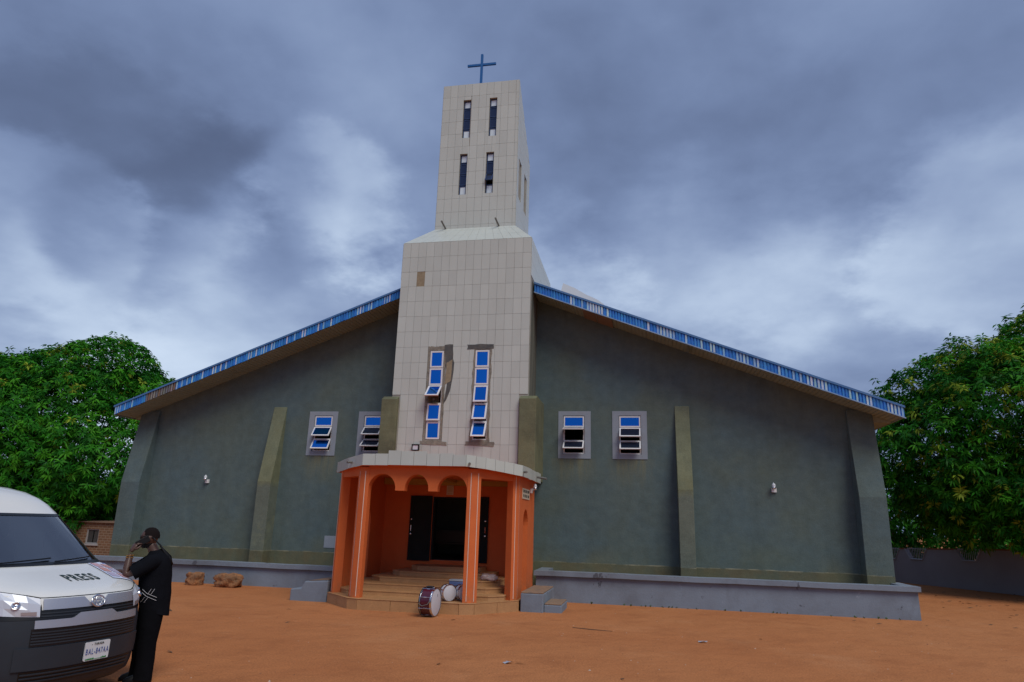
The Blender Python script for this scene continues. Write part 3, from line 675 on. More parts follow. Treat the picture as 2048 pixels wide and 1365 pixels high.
for (x, y, z, dx, dy) in ((-1.62, -4.93, 3.32, -.08, -.12), (1.40, -5.2, 3.30, .04, -.16), (2.50, -4.10, 3.21, .08, -.10)):
    mb = MB(); mb.tube([(x, y + .03, z), (x + dx, y + dy, z - .015)], .028, 8); mb.build('drain_spout', m_pipe, porch)
mb = MB(); mb.tube([(-2.44, -3.6, 3.2), (-2.64, -3.6, 3.18)], .022, 8); mb.tube([(2.50, -2.2, 3.22), (2.80, -2.3, 3.17)], .03, 8); mb.build('drain_spout', m_pipe, porch)
# plinth, slabs, steps
PP = [(-2.27, BY), (-2.27, -4.24), (-1.36, -5.13), (-1.08, -5.22), (1.28, -5.12), (1.60, -4.98), (2.42, -3.92), (2.42, BY)]
mb = MB(); mb.prism([(x * .99, y + .02) for x, y in PP], -.05, PZ - .015); mb.build('plinth', m_granite, porch)
for a, b in zip(PP[1:], PP[2:-1]):
    A_, B_ = Vector((*a, 0)), Vector((*b, 0)); ln = (B_ - A_).length; cnt = max(1, round(ln / .8)); dd = (B_ - A_) / ln; nrm = Vector((-dd.y, dd.x, 0))
    for i in range(cnt):
        p, q = A_ + dd * (ln * i / cnt + .005), A_ + dd * (ln * (i + 1) / cnt - .005)
        mb = MB(); mb.extr([p, q, q + Vector((0, 0, PZ - .012)), p + Vector((0, 0, PZ - .012))], nrm * .03); mb.build('slab', m_granite, porch)
mb = MB(); mb.prism([(x, y - .012) for x, y in PP], PZ - .012, PZ); mb.build('plinth_top', m_granite, porch, bevel=.004)
steps = [(.356, -4.42, -2.02, 2.10, .32), (.472, -3.92, -2.02, 2.10, .5), (.588, -3.42, -1.62, 1.75, .35), (.704, -2.92, -1.22, 1.40, .3), (.82, -2.42, -.86, 1.05, .25)]
zprev = PZ
for z, y, xa, xb, ch in steps:
    mb = MB(); poly = [(xa, BY - .004), (xa, y + ch), (xa + ch, y), (xb - ch, y), (xb, y + ch), (xb, BY - .004)]
    mb.prism(poly, zprev - .02, z - .03); st = mb.build('step', m_granite, porch)
    mb = MB(); c0 = Vector((.1, -2, 0)); mb.prism([(c0.x + (px - c0.x) * 1.006, py - (.012 if py < BY - .1 else 0)) for px, py in poly], z - .03, z); mb.build('step_tread', m_granite, porch, bevel=.005)
    for x in (-.55, .45):
        pass
    zprev = z
# doors folded back against the wall
def leaf(x0, x1):
    mb = MB(); mb.box((x0, BY - .055, DOOR[2] - .03), (x1, BY - .015, DOOR[3] + .02)); dl = mb.build('door', m_steel, church, bevel=.006)
    wd = (x1 - x0)
    for j in range(3):
        z0_ = DOOR[2] + .06 + j * .56; mb = MB(); bars(mb, x0 + .06, x1 - .06, z0_, z0_ + .48, .035, BY - .072, BY - .056); mb.box((x0 + .15, BY - .066, z0_ + .09), (x1 - .15, BY - .0555, z0_ + .39)); mb.build('door_panel', m_steel, dl)
    mb = MB(); hx = x1 - .07 if x0 > 0 else x0 + .07
    mb.tube([(hx, BY - .10, 1.70), (hx, BY - .10, 1.86)], .014, 8); mb.lathe([(0, .04), (.022, .035), (.022, 0)], (hx, BY - .06, 1.62), 'Y', 10); mb.lathe([(0, .04), (.02, .035), (.02, 0)], (hx, BY - .06, 2.02), 'Y', 10); mb.build('handle', m_chrome, dl)
leaf(-1.25, -.60); leaf(.48, 1.06)
mb = MB(); mb.box((DOOR[0], BY - .012, DOOR[2]), (DOOR[0] + .05, TY + .19, DOOR[3])); mb.box((DOOR[1] - .05, BY - .012, DOOR[2]), (DOOR[1], TY + .19, DOOR[3])); mb.box((DOOR[0] + .05, BY - .01, DOOR[3] - .05), (DOOR[1] - .05, TY + .188, DOOR[3])); mb.build('door_frame', m_steel, church)
for i, y in enumerate((.35, 1.35)):
    pw = empty('pew', (0, y, .92)); tag(pw, ('dark wooden pew just inside the open door', 'dark wooden pew behind the first one inside the door')[i], 'pew')
    mb = MB(); mb.box((-1.3, -.35, .40), (1.3, .05, .45)); mb.build('seat', m_wood, pw)
    mb = MB(); mb.box((-1.3, -.40, .47), (1.3, -.36, .80)); mb.build('backrest', m_wood, pw)
    for s in (-1, 1): mb = MB(); mb.box((s * 1.27 - .03, -.42, 0), (s * 1.27 + .03, .07, .62)); mb.build('leg', m_wood, pw)

# small fixtures on the church
nb = MB(); nb.box((-.20, BY - .012, 2.72), (.0, BY - .004, 2.99)); o = nb.build('notice', m_paper); tag(o, 'small framed notice on the orange wall above the open church door', 'notice')
mb = MB(); bars(mb, -.20, .0, 2.72, 2.99, .018, BY - .018, BY - .0125); mb.box((-.18, BY - .0165, 2.775), (-.02, BY - .0128, 2.79)); mb.build('notice_frame', m_stripe, o)
sg = MB(); sg.box((2.347, -3.42, 2.60), (2.362, -2.36, 2.86)); o = sg.build('sign_board', m_cream); tag(o, 'small cream lettered sign on the right side wall of the orange porch', 'sign')
mb = MB(); rs = random.Random(3)
for z0_ in (2.755, 2.64):
    y = -3.36
    while y < -2.45:
        wd = rs.choice((.03, .045, .05)); 
        if rs.random() < .85: mb.box((2.3622, y, z0_), (2.3645, y + wd, z0_ + .07))
        y += wd + .022
mb.build('lettering', m_ink, o)
def wall_lamp(x, z, y, label, rz=0):
    t_ = empty('wall_lamp', (x, y, z), rz); tag(t_, label, 'lamp', 'lamps on the church')
    mb = MB(); mb.box((-.06, -.05, -.14), (.07, 0, -.02)); mb.build('base', m_white, t_)
    mb = MB(); mb.tube([(0, -.04, -.06), (-.01, -.11, -.03)], .022, 8); mb.build('arm', m_chrome, t_)
    mb = MB(); mb.lathe([(0, -.06), (.05, -.055), (.055, -.01), (.05, 0)], (-.01, -.12, 0), 'Z', 14); mb.build('holder', m_chrome, t_, smooth=True)
    mb = MB(); mb.lathe([(.048, 0), (.052, .05), (.042, .085), (.015, .105), (.012, .12), (0, .125)], (-.01, -.12, 0), 'Z', 14); mb.build('bulb', m_lens, t_, smooth=True)
wall_lamp(-8.89, 3.12, 0, 'small white lamp on the grey wall left of the leftmost windows')
wall_lamp(8.97, 3.19, 0, 'small white lamp on the grey wall right of the right buttress')
wall_lamp(2.352, 2.93, -2.15, 'small white lamp beside the sign on the porch side', R(90))
fl = empty('floodlight', (-1.22, TY - .02, 4.06)); tag(fl, 'black square floodlight on the tiled tower above the porch roof', 'floodlight')
mb = MB(); bars(mb, -.11, .11, -.09, .09, .025, -.09, -.03); mb.box((-.10, -.05, -.08), (.10, -.03, .08)); mb.build('housing', m_black, fl)
mb = MB(); mb.box((-.084, -.075, -.064), (.084, -.055, .064)); mb.build('lens', m_lens, fl)
mb = MB(); mb.box((-.02, -.03, -.05), (.02, .02, .0)); mb.build('bracket', m_black, fl)
mb = MB(); mb.tube([(-.02, -.01, -.08), (-.03, -.006, -.2), (-.02, -.004, -.42)], .008, 5); mb.build('cable', m_black, fl)
o = MB().box((-4.52, -.012, 1.08), (-4.10, -.002, 1.44)).build('wall_patch', m_surround, church)

# ---------------- retaining walls and side steps
def low_wall(x0, x1, zt, label, endcap):
    t_ = empty('retaining_wall', ((x0 + x1) / 2, -1.5, 0)); tag(t_, label, 'wall'); c_ = (x0 + x1) / 2
    mb = MB(); mb.extr([(x0 - c_, .26, -.05), (x0 - c_, 0, -.05), (x0 - c_, .02, zt - .12), (x0 - c_, .26, zt - .12)], (x1 - x0, 0, 0))
    for xe in ((x0 - c_, x0 - c_ + .25), (x1 - c_ - .25, x1 - c_)): mb.box((xe[0], .261, -.05), (xe[1], 1.49, zt - .121))
    mb.build('wall_face', m_grey, t_)
    mb = MB(); mb.box((x0 - c_ + .251, .262, -.05), (x1 - c_ - .251, 1.49, zt - .30)); mb.build('terrace', m_grey, t_)
    mb = MB(); n_ = 24; e0, e1 = x0 - c_ - .05, x1 - c_ + .05
    for i in range(n_):                              # hand-cast coping, slightly wavy
        a, b = e0 + (e1 - e0) * i / n_, e0 + (e1 - e0) * (i + 1) / n_
        w1, w2 = math.sin(a * 1.7) * .003 + math.sin(a * 4.1) * .003, math.sin(b * 1.7) * .003 + math.sin(b * 4.1) * .003
        mb.add([(a, -.07, zt - .12 + w1), (b, -.07, zt - .12 + w2), (b, -.07, zt + w2), (a, -.07, zt + w1), (b, .30, zt + w2), (a, .30, zt + w1), (a, .30, zt - .118 + w1), (b, .30, zt - .118 + w2)],
               [(0, 1, 2, 3), (3, 2, 4, 5), (0, 6, 7, 1), (5, 4, 7, 6)] + ([(0, 3, 5, 6)] if i == 0 else []) + ([(1, 7, 4, 2)] if i == n_ - 1 else []))
    for xe in ((x0 - c_ - .05, x0 - c_ + .28), (x1 - c_ - .28, x1 - c_ + .05)): mb.box((xe[0], .301, zt - .119), (xe[1], 1.47, zt - .002))
    mb.build('coping', m_grey, t_, weld=True)
    return t_, c_
low_wall(2.44, 11.90, .775, 'long low blue grey plinth wall right of the porch', True)
low_wall(-13.2, -2.30, .64, 'long low blue grey plinth wall left of the porch, behind the rocks', True)
def steps_thing(name, label, blocks):
    t_ = empty(name, (blocks[0][0], blocks[0][2], 0)); tag(t_, label, 'steps'); ox, oy = blocks[0][0], blocks[0][2]
    for (x0, x1, y0, y1, h, kind) in blocks:
        mb = MB(); mb.box((x0 - ox, y0 - oy, -.04), (x1 - ox, y1 - oy, h - .035)); mb.build('block', m_grey, t_, bevel=.02)
        mb = MB(); mb.box((x0 - ox + .01, y0 - oy + .01, h - .034), (x1 - ox - .01, y1 - oy - .01, h)); mb.build('tread', m_tread, t_, bevel=.012)
m_tread = pm('worn_earth_tread', (.30, .19, .12), .95, c2=(.14, .12, .11), nscale=7, namt=.7, bump=.5, bscale=30, world=True)
steps_thing('side_steps', 'blue grey concrete steps right of the porch with worn tan treads', [(2.46, 3.0, -3.95, -2.05, .44, 0), (3.005, 3.42, -3.85, -2.7, .20, 0)])
lt = empty('side_block', (-2.3, -4.2, 0)); tag(lt, 'broken blue grey concrete ramp block left of the porch', 'steps')
mb = MB(); mb.extr([(-.98, 0, -.04), (.0, 0, -.04), (.0, 0, .50), (-.62, 0, .46), (-.70, 0, .30), (-.98, 0, .27)], (0, 2.1, 0)); mb.build('block', m_grey, lt, bevel=.03)
mb = MB(); mb.extr([(-.55, .05, .47), (-.01, .05, .508), (-.01, .05, .525), (-.45, .05, .49)], (0, 1.9, 0)); mb.build('tread', m_tread, lt)

# ================================================================== TREES
def leaf_material(name, cols):
    m = bpy.data.materials.new(name); m.use_nodes = True; t = m.node_tree; b = t.nodes['Principled BSDF']
    a = t.nodes.new('ShaderNodeVertexColor'); a.layer_name = 'col'
    t.links.new(a.outputs[0], b.inputs['Base Color']); b.inputs['Roughness'].default_value = .55; b.inputs['Specular IOR Level'].default_value = .14
    tr = t.nodes.new('ShaderNodeBsdfTranslucent'); mx = t.nodes.new('ShaderNodeMixShader'); mx.inputs[0].default_value = .22
    t.links.new(a.outputs[0], tr.inputs[0]); t.links.new(b.outputs[0], mx.inputs[1]); t.links.new(tr.outputs[0], mx.inputs[2])
    t.links.new(mx.outputs[0], t.nodes['Material Output'].inputs[0]); return m
m_leaf = leaf_material('mango_leaf', None)
m_bark = pm('tree_bark', (.085, .06, .045), .95, c2=(.05, .04, .03), nscale=6, bump=.6, bscale=14)
def crown(name, lobes, density, leaf, parent, seed, flush_lit=.10, brown=0.0, per=13):
    rg = np.random.default_rng(seed); C = np.array([l[0] for l in lobes], float); Rr = np.array([l[1] for l in lobes], float)
    pts = []; nor = []
    for i, (c, r) in enumerate(zip(C, Rr)):
        area = 4 * math.pi * ((r[0] * r[1]) ** 1.6 / 3 + (r[0] * r[2]) ** 1.6 / 3 + (r[1] * r[2]) ** 1.6 / 3) ** (1 / 1.6)
        nc = int(area * density); dirs = rg.normal(size=(nc, 3)); dirs /= np.linalg.norm(dirs, axis=1)[:, None]
        # lumpy radius: many small bulges so the outline is uneven
        bump = np.zeros(nc)
        for kf in range(26):
            bd = rg.normal(size=3); bd /= np.linalg.norm(bd); bump += rg.uniform(.06, .24) * np.clip((dirs @ bd - .80) / .20, 0, 1) ** 1.1
        dep = np.where(rg.random(nc) < .74, 1 - rg.random(nc) ** 2 * .13, rg.uniform(.55, .9, nc)); dep = np.where(rg.random(nc) < .03, 1.0 + rg.uniform(.02, .09, nc), dep)
        p = c + dirs * r * (dep * (.88 + bump))[:, None]; nn = dirs / r; nn /= np.linalg.norm(nn, axis=1)[:, None]
        keep = np.ones(nc, bool)
        for j, (c2, r2) in enumerate(zip(C, Rr)):
            if j != i: keep &= (((p - c2) / r2) ** 2).sum(1) > .62
        keep &= p[:, 2] > .75
        pts.append(p[keep]); nor.append(nn[keep])
    p = np.concatenate(pts); nn = np.concatenate(nor); nc = len(p)
    ax = nn * .75 + np.array([0, 0, .55]) + rg.normal(size=(nc, 3)) * .28; ax /= np.linalg.norm(ax, axis=1)[:, None]
    ref = np.where(np.abs(ax[:, 2:3]) < .9, np.array([[0, 0, 1.]]), np.array([[1., 0, 0]])); u = np.cross(ax, ref); u /= np.linalg.norm(u, axis=1)[:, None]; v = np.cross(ax, u)
    # colour per cluster; yellow-green new leaves also paint in the lit clusters
    pal = np.array([(.012, .105, .008), (.020, .150, .008), (.034, .205, .010), (.060, .260, .012)])
    cc = pal[rg.integers(0, 4, nc)]; fl = rg.random(nc) < flush_lit * (0.4 + np.clip(nn[:, 2], 0, 1)); cc = np.where(fl[:, None], np.array([(.26, .36, .03)]) * rg.uniform(.7, 1.1, (nc, 1)), cc)
    K = per; V_ = np.zeros((nc, K, 4, 3)); Cc = np.zeros((nc, K, 3))
    ph0 = rg.random(nc) * 6.28
    for k_ in range(K):
        ph = ph0 + k_ * 2.4 + rg.normal(size=nc) * .25; lean = rg.uniform(.0, .75, nc); ln = leaf * rg.uniform(.75, 1.3, nc)
        d_ = u * np.cos(ph)[:, None] + v * np.sin(ph)[:, None]; d_ = d_ + ax * (lean - .12)[:, None]; d_[:, 2] -= rg.uniform(.1, .7, nc); d_ /= np.linalg.norm(d_, axis=1)[:, None]
        sd_ = np.cross(d_, ax + rg.normal(size=(nc, 3)) * .35); sd_ /= np.linalg.norm(sd_, axis=1)[:, None]
        up = np.cross(sd_, d_); b0 = p + ax * (rg.uniform(-.08, .10, nc))[:, None] + d_ * .02
        wd = ln * rg.uniform(.115, .16, nc)
        mid = b0 + d_ * (ln * .45)[:, None] + up * (ln * .05)[:, None]
        tip = b0 + d_ * ln[:, None]; tip[:, 2] -= ln * .16
        V_[:, k_, 0] = b0; V_[:, k_, 1] = mid + sd_ * wd[:, None]; V_[:, k_, 2] = tip; V_[:, k_, 3] = mid - sd_ * wd[:, None]
        Cc[:, k_] = cc * rg.uniform(.75, 1.25, (nc, 1))
    nf = nc * K; me = bpy.data.meshes.new(name); me.vertices.add(nf * 4); me.vertices.foreach_set('co', V_.reshape(-1).astype(np.float32))
    me.loops.add(nf * 4); me.loops.foreach_set('vertex_index', np.arange(nf * 4, dtype=np.int32)); me.polygons.add(nf)
    me.polygons.foreach_set('loop_start', np.arange(0, nf * 4, 4, dtype=np.int32)); me.polygons.foreach_set('loop_total', np.full(nf, 4, dtype=np.int32))
    ca = me.color_attributes.new('col', 'FLOAT_COLOR', 'CORNER'); cl = np.ones((nf, 4, 4), np.float32); cl[:, :, :3] = Cc.reshape(nf, 1, 3); ca.data.foreach_set('color', cl.reshape(-1))
    me.materials.append(m_leaf); me.update(calc_edges=True); me.validate()
    o = bpy.data.objects.new(name, me); COL.objects.link(o); o.parent = parent; tag(o, kind='stuff'); return o
def tree(name, label, loc, lobes, density, leaf, seed, trunk_h, trunk_r, flush_lit=.1, group=None, per=13):
    t_ = empty(name, loc); tag(t_, label, 'tree', group); lo = Vector(loc)
    rel = [(tuple(np.array(c) - np.array(loc)), r) for c, r in lobes]
    crown('crown', rel, density, leaf, t_, seed, flush_lit, per=per)
    rr = random.Random(seed); mb = MB(); mb.tube([(0, 0, -.1), (.05, .02, trunk_h * .5), (.0, .1, trunk_h)], [trunk_r * 1.35, trunk_r, trunk_r * .8], 10); mb.build('trunk', m_bark, t_, smooth=True)
    for c, r in rel:
        c = Vector(c); a = Vector((0, .1, trunk_h * rr.uniform(.75, .98))); m_ = a.lerp(c, .5) + Vector((rr.uniform(-.3, .3), rr.uniform(-.3, .3), .5))
        mb = MB(); mb.tube([a, m_, c, c + (c - m_) * .35], [trunk_r * .5, trunk_r * .32, trunk_r * .18, .03], 7); mb.build('limb', m_bark, t_, smooth=True)
    return t_
TL = [((-22.6, 7.4, 6.3), (5.0, 4.4, 4.6)), ((-28.5, 7.6, 6.3), (4.8, 4.2, 4.2)), ((-19.4, 6.4, 4.7), (3.2, 3.0, 3.1)), ((-23.5, 5.0, 4.3), (3.6, 2.6, 2.6)),
      ((-19.2, 8.0, 6.6), (2.7, 3.0, 2.6)), ((-29.5, 5.0, 4.4), (4.0, 3.2, 2.8)), ((-19.4, 5.2, 2.75), (2.4, 1.9, 1.6)), ((-25.0, 4.2, 3.0), (2.8, 1.9, 1.6)), ((-22.2, 3.6, 5.3), (2.1, 1.6, 1.6)), ((-27.6, 4.0, 2.9), (2.4, 1.8, 1.5))]
tree('mango_tree', 'large dark green mango tree behind the white van', (-23.2, 9.6, 0), [((x, y, z * .93), (a, b, c * .93)) for (x, y, z), (a, b, c) in TL], 22, .24, 5, 2.6, .42, flush_lit=.05)
TR = [((21.6, 8.2, 6.6), (4.3, 4.4, 4.0)), ((18.7, 7.9, 6.0), (3.5, 3.4, 3.2)), ((24.6, 7.0, 5.2), (4.2, 4.0, 4.0)), ((16.7, 7.6, 5.1), (2.4, 2.6, 2.6)), ((19.8, 5.3, 4.3), (2.4, 1.9, 2.0)),
      ((19.0, 5.2, 3.15), (1.9, 1.6, 1.45)), ((21.4, 5.4, 3.15), (2.3, 1.8, 1.4)), ((17.2, 8.2, 3.7), (1.9, 2.0, 1.3)), ((22.5, 6.0, 8.6), (2.8, 2.4, 2.0)), ((19.9, 7.6, 7.6), (2.2, 2.2, 1.8))]
tree('mango_tree', 'broad mango tree with yellowish new leaves and painted lit clusters right of the church', (21.0, 7.9, 0), [((x, y, z * .97), (a, b, c * .97)) for (x, y, z), (a, b, c) in TR], 22, .23, 9, 2.6, .40, flush_lit=.17)
tree('bushy_tree', 'small dark tree behind the boundary wall near the church corner', (18.2, 19.5, 0), [((17.8, 19.4, 3.3), (2.9, 2.2, 2.2)), ((20.5, 19.5, 2.6), (3.0, 2.0, 2.2)), ((15.9, 19.2, 2.0), (2.2, 1.8, 1.6)), ((23.6, 19.5, 3.0), (3.2, 2.0, 2.6))], 11, .30, 21, 1.6, .2, flush_lit=.05, per=11)
tree('bushy_tree', 'distant low trees behind the boundary wall at the right', (31, 24, 0), [((28, 22, 3.2), (4.5, 2.6, 3.0)), ((34, 24, 3.6), (5, 3, 3.2)), ((40, 24, 3.4), (5, 3, 3.0))], 7, .34, 22, 1.6, .22, flush_lit=.05, per=10)
# mango blossom on the right tree
mb = MB(); rr = random.Random(4)
for _ in range(34):
    c = Vector((rr.uniform(17.6, 19.6), rr.uniform(3.35, 3.75), rr.uniform(1.7, 2.5))); 
    for __ in range(10):
        d_ = Vector((rr.gauss(0, 1), rr.gauss(0, 1), rr.gauss(.3, 1))).normalized(); mb.tube([c, c + d_ * rr.uniform(.07, .16)], [.012, .016], 4)
bl = mb.build('blossom', pm('rusty_blossom', (.26, .10, .045), .9)); tag(bl, 'rust coloured blossom sprays low on the right mango tree', 'blossom', kind='stuff')

# ================================================================== BOUNDARY WALL, BRICK BUILDING
bw = empty('boundary_wall', (16.0, 13.6, 0)); tag(bw, 'dark grey boundary wall with red coping under the right tree', 'wall')
m_bwall = pm('dark_grey_cement_paint', (.34, .34, .40), .95, c2=(.27, .27, .32), nscale=1.2, bump=.3, bscale=18, world=True)
m_coping = pm('red_earth_coping', (.32, .12, .065), .95, c2=(.20, .085, .05), nscale=5, world=True)
A0 = Vector((14.6, 16.3, 0)); A1 = Vector((24.2, -2.2, 0)); wd = (A1 - A0); wl = wd.length; wd.normalize(); wn = Vector((wd.y, -wd.x, 0)); wn = -wn if wn.x > 0 else wn
ob = Vector((16.0, 13.6, 0))
Wp = lambda s, d_, z: A0 + wd * s + wn * d_ + Vector((0, 0, z)) - ob
wz = lambda s: 1.27 + .035 * s * .9
traps = [1.5, 3.15, 4.55, 7.0, 10.0, 13.0, 16.0]
def bquad(mb, s0, s1, d0, d1, za0, za1, zb0, zb1):
    vs = [Wp(s0, d0, za0), Wp(s1, d0, za1), Wp(s1, d1, za1), Wp(s0, d1, za0), Wp(s0, d0, zb0), Wp(s1, d0, zb1), Wp(s1, d1, zb1), Wp(s0, d1, zb0)]
    mb.add(vs, [(0, 3, 2, 1), (4, 5, 6, 7), (0, 1, 5, 4), (1, 2, 6, 5), (2, 3, 7, 6), (3, 0, 4, 7)])
mb = MB(); mc = MB(); edges = [0.0]
for c_ in traps: edges += [c_ - .55, c_ - .30, c_ + .30, c_ + .55]
edges.append(wl)
for i, (s0, s1) in enumerate(zip(edges, edges[1:])):
    ph = i % 4
    t0, t1 = wz(s0), wz(s1)
    if ph == 1: t1 -= .42
    if ph == 2: t0 -= .42; t1 -= .42
    if ph == 3: t0 -= .42
    bquad(mb, s0, s1, 0, -.2, -.1, -.1, t0, t1)
    if ph == 0: bquad(mc, s0, s1, .02, -.22, t0, t1, t0 + .05, t1 + .05)
mb.build('wall_face', m_bwall, bw, weld=False); mc.build('coping', m_coping, bw)
m_grille = pm('grey_painted_grille', (.36, .36, .40), .6)
for c_ in traps:
    mg = MB(); z0_ = wz(c_) - .42
    for q in range(13):
        s_ = c_ - .5 + q / 12; lo = z0_ + max(0, (abs(s_ - c_) - .30) / .25) * .42
        if wz(s_) + .12 - lo > .05: mg.tube([Wp(s_, -.1, lo), Wp(s_, -.1, wz(s_) + .07)], .013, 4)
    for (sa, za), (sb, zb2) in (((c_ - .55, wz(c_)), (c_ - .30, z0_ + .012)), ((c_ - .30, z0_ + .012), (c_ + .30, z0_ + .012)), ((c_ + .30, z0_ + .012), (c_ + .55, wz(c_)))):
        mg.tube([Wp(sa, .01, za), Wp(sb, .01, zb2)], .032, 4)
    mg.tube([Wp(c_ - .55, -.1, wz(c_) + .02), Wp(c_ + .55, -.1, wz(c_) + .02)], .012, 4)
    mg.build('grille', m_grille, bw)

bb = empty('brick_building', (-19.3, 4.6, 0)); tag(bb, 'small unplastered block building half hidden behind the left mango tree', 'building')
k = mat('cement_block_masonry', (.30, .165, .085), .95, bump=.2, bscale=30); t, n = k['t'], k['n']
br = n('ShaderNodeTexBrick'); br.inputs['Color1'].default_value = (.21, .11, .06, 1); br.inputs['Color2'].default_value = (.15, .08, .045, 1); br.inputs['Mortar'].default_value = (.27, .20, .14, 1)
br.inputs['Scale'].default_value = 1.0; br.inputs['Mortar Size'].default_value = .012; br.inputs['Brick Width'].default_value = .21; br.inputs['Row Height'].default_value = .10
sw = n('ShaderNodeSeparateXYZ'); cb_ = n('ShaderNodeCombineXYZ'); t.links.new(k['vec'], sw.inputs[0]); t.links.new(sw.outputs[0], cb_.inputs[0]); t.links.new(sw.outputs[2], cb_.inputs[1])
t.links.new(cb_.outputs[0], br.inputs['Vector']); t.links.new(br.outputs[0], k['b'].inputs['Base Color']); m_brick = k['m']
HB = [(.05, .70, .66, 1.26), (2.0, 2.6, .66, 1.26), (-2.9, -2.2, .66, 1.26)]
mb = MB(); wall_mesh(mb, -5, 5.2, -.1, lambda u: 1.50, HB, .2, lambda u, d_, z: (u, d_, z)); mb.build('wall', m_brick, bb, weld=True)
mb = MB()
for s in (-5, 5.0): mb.box((s, .2, -.1), (s + .2, 3, 1.50))
mb.box((-5, 3, -.1), (5.2, 3.2, 1.50)); mb.build('rear_wall', m_brick, bb)
mb = MB(); mb.extr([(-5.4, -.1, 1.51), (-5.4, 3.4, 1.7), (-5.4, 3.4, 1.75), (-5.4, -.1, 1.55)], (11, 0, 0)); mb.build('roof', pm('rusty_zinc', (.22, .14, .10), .7), bb)
m_sill = pm('pale_sill_cement', (.36, .35, .36), .9); m_shut = pm('grey_shutter', (.05, .05, .05), .6)
for (a, b, c_, d_) in HB:
    w_ = MB().box((a - .06, -.05, c_ - .06), (b + .06, .1, c_)).build('window', m_sill, bb); mb = MB(); bars(mb, a, b, c_, d_, .05, .04, .1); mb.build('frame', m_sill, w_)
    MB().box((a + .05, .07, c_ + .05), ((a + b) / 2 - .03, .1, d_ - .05)).build('shutter', m_shut, w_); MB().box(((a + b) / 2 + .03, .07, c_ + .05), (b - .05, .1, d_ - .05)).build('shutter', m_shut, w_)

# ================================================================== VAN
van = empty('van', (-.483, -13.74, 0), R(-8)); tag(van, 'white high roof van with charcoal bumper and PRESS on its bonnet', 'van')
m_paint = pm('white_van_paint', (.74, .75, .74), .32, coat=.6, c2=(.68, .69, .68), nscale=1.5, namt=.5, fine=.02)
m_char = pm('charcoal_bumper_plastic', (.026, .034, .046), .5, spec=.3, c2=(.022, .027, .036), nscale=5, bump=.05, bscale=200)
m_silver = pm('silver_trim', (.42, .45, .52), .36, .55)
m_bk = pm('gloss_black_grille', (.006, .007, .008), .35)
m_rubber = pm('tyre_rubber', (.02, .02, .021), .85)
def glass_mat(name, tint, refl):
    m = bpy.data.materials.new(name); m.use_nodes = True; t = m.node_tree; b = t.nodes['Principled BSDF']
    tr = t.nodes.new('ShaderNodeBsdfTransparent'); tr.inputs[0].default_value = (*tint, 1)
    gl = t.nodes.new('ShaderNodeBsdfGlossy'); gl.inputs[0].default_value = (1, 1, 1, 1); gl.inputs[1].default_value = .03
    lw = t.nodes.new('ShaderNodeFresnel'); lw.inputs[0].default_value = refl; mx = t.nodes.new('ShaderNodeMixShader')
    t.links.new(lw.outputs[0], mx.inputs[0]); t.links.new(tr.outputs[0], mx.inputs[1]); t.links.new(gl.outputs[0], mx.inputs[2])
    t.links.new(mx.outputs[0], t.nodes['Material Output'].inputs[0]); return m
m_wind = glass_mat('windscreen_glass', (.50, .57, .57), 3.0)
LV = np.array([  # z, nose x, half width, corner depth, exponent
    (.20, -.16, .84, .55, 2.6), (.26, -.07, .90, .60, 2.6), (.34, -.035, .93, .64, 2.5), (.48, -.01, .955, .68, 2.45), (.64, 0, .965, .72, 2.4), (.80, .0, .97, .75, 2.4), (.92, -.012, .97, .78, 2.4),
    (1.03, -.035, .965, .80, 2.4), (1.10, -.06, .96, .80, 2.4), (1.14, -.10, .957, .79, 2.5), (1.18, -.20, .957, .77, 2.7), (1.22, -.33, .955, .74, 2.9), (1.27, -.51, .95, .68, 3.1), (1.32, -.69, .945, .60, 3.2), (1.365, -.87, .935, .52, 3.2),
    (1.38, -.90, .93, .48, 3), (1.50, -1.08, .915, .46, 3), (1.65, -1.30, .895, .43, 3), (1.80, -1.52, .872, .40, 3), (1.93, -1.71, .852, .38, 3), (1.97, -1.77, .846, .37, 2.9), (2.05, -1.86, .83, .42, 2.8),
    (2.13, -1.96, .80, .52, 2.6), (2.20, -2.10, .755, .65, 2.5), (2.25, -2.30, .69, .80, 2.4), (2.285, -2.62, .57, .9, 2.3), (2.30, -3.1, .40, .8, 2.2), (2.305, -3.7, .20, .5, 2.2)])
def lev(z): return [np.interp(z, LV[:, 0], LV[:, i]) for i in range(1, 5)]
def vp(phi, z):
    xn, wd, dd, ex = lev(z); s_, c_ = abs(math.sin(phi)), max(math.cos(phi), 0.0)
    return Vector((xn - dd * (1 - c_ ** (2 / ex)), math.copysign(wd * s_ ** (2 / ex), phi), z))
def phi_of(y, z):
    xn, wd, dd, ex = lev(z); return math.copysign(math.asin(min(1, (abs(y) / wd) ** (ex / 2))), y)
def vpo(phi, z, off):
    p = vp(phi, z); a = vp(phi - .02, z); b = vp(phi + .02, z); t1 = b - a
    u_ = vp(phi, z + .01) - vp(phi, z - .01); nr = t1.cross(u_).normalized(); return p + nr * off
NPH = 44; PH = [R(-90) + R(180) * (i / NPH) for i in range(NPH + 1)]
def rear(z): return -5.86 + max(0, z - 1.6) ** 2 * .55 + max(0, .4 - z) * .1
def row(z):
    front = [vp(p, z) for p in PH]; cr0, cl0 = front[0], front[-1]; xr = rear(z)
    xs_ = [xr, -5.45, -4.15, -4.05, -2.85, -2.75]; xs_[1:] = [max(x, xr + .02 * i) for i, x in enumerate(xs_[1:], 1)]
    xs_ = [min(x, cr0.x - .02 * (7 - i)) for i, x in enumerate(xs_)] + [None]; xs_[-1] = (xs_[-2] + cr0.x) / 2
    return [Vector((x, cr0.y, z)) for x in xs_] + front + [Vector((x, cl0.y, z)) for x in reversed(xs_)]
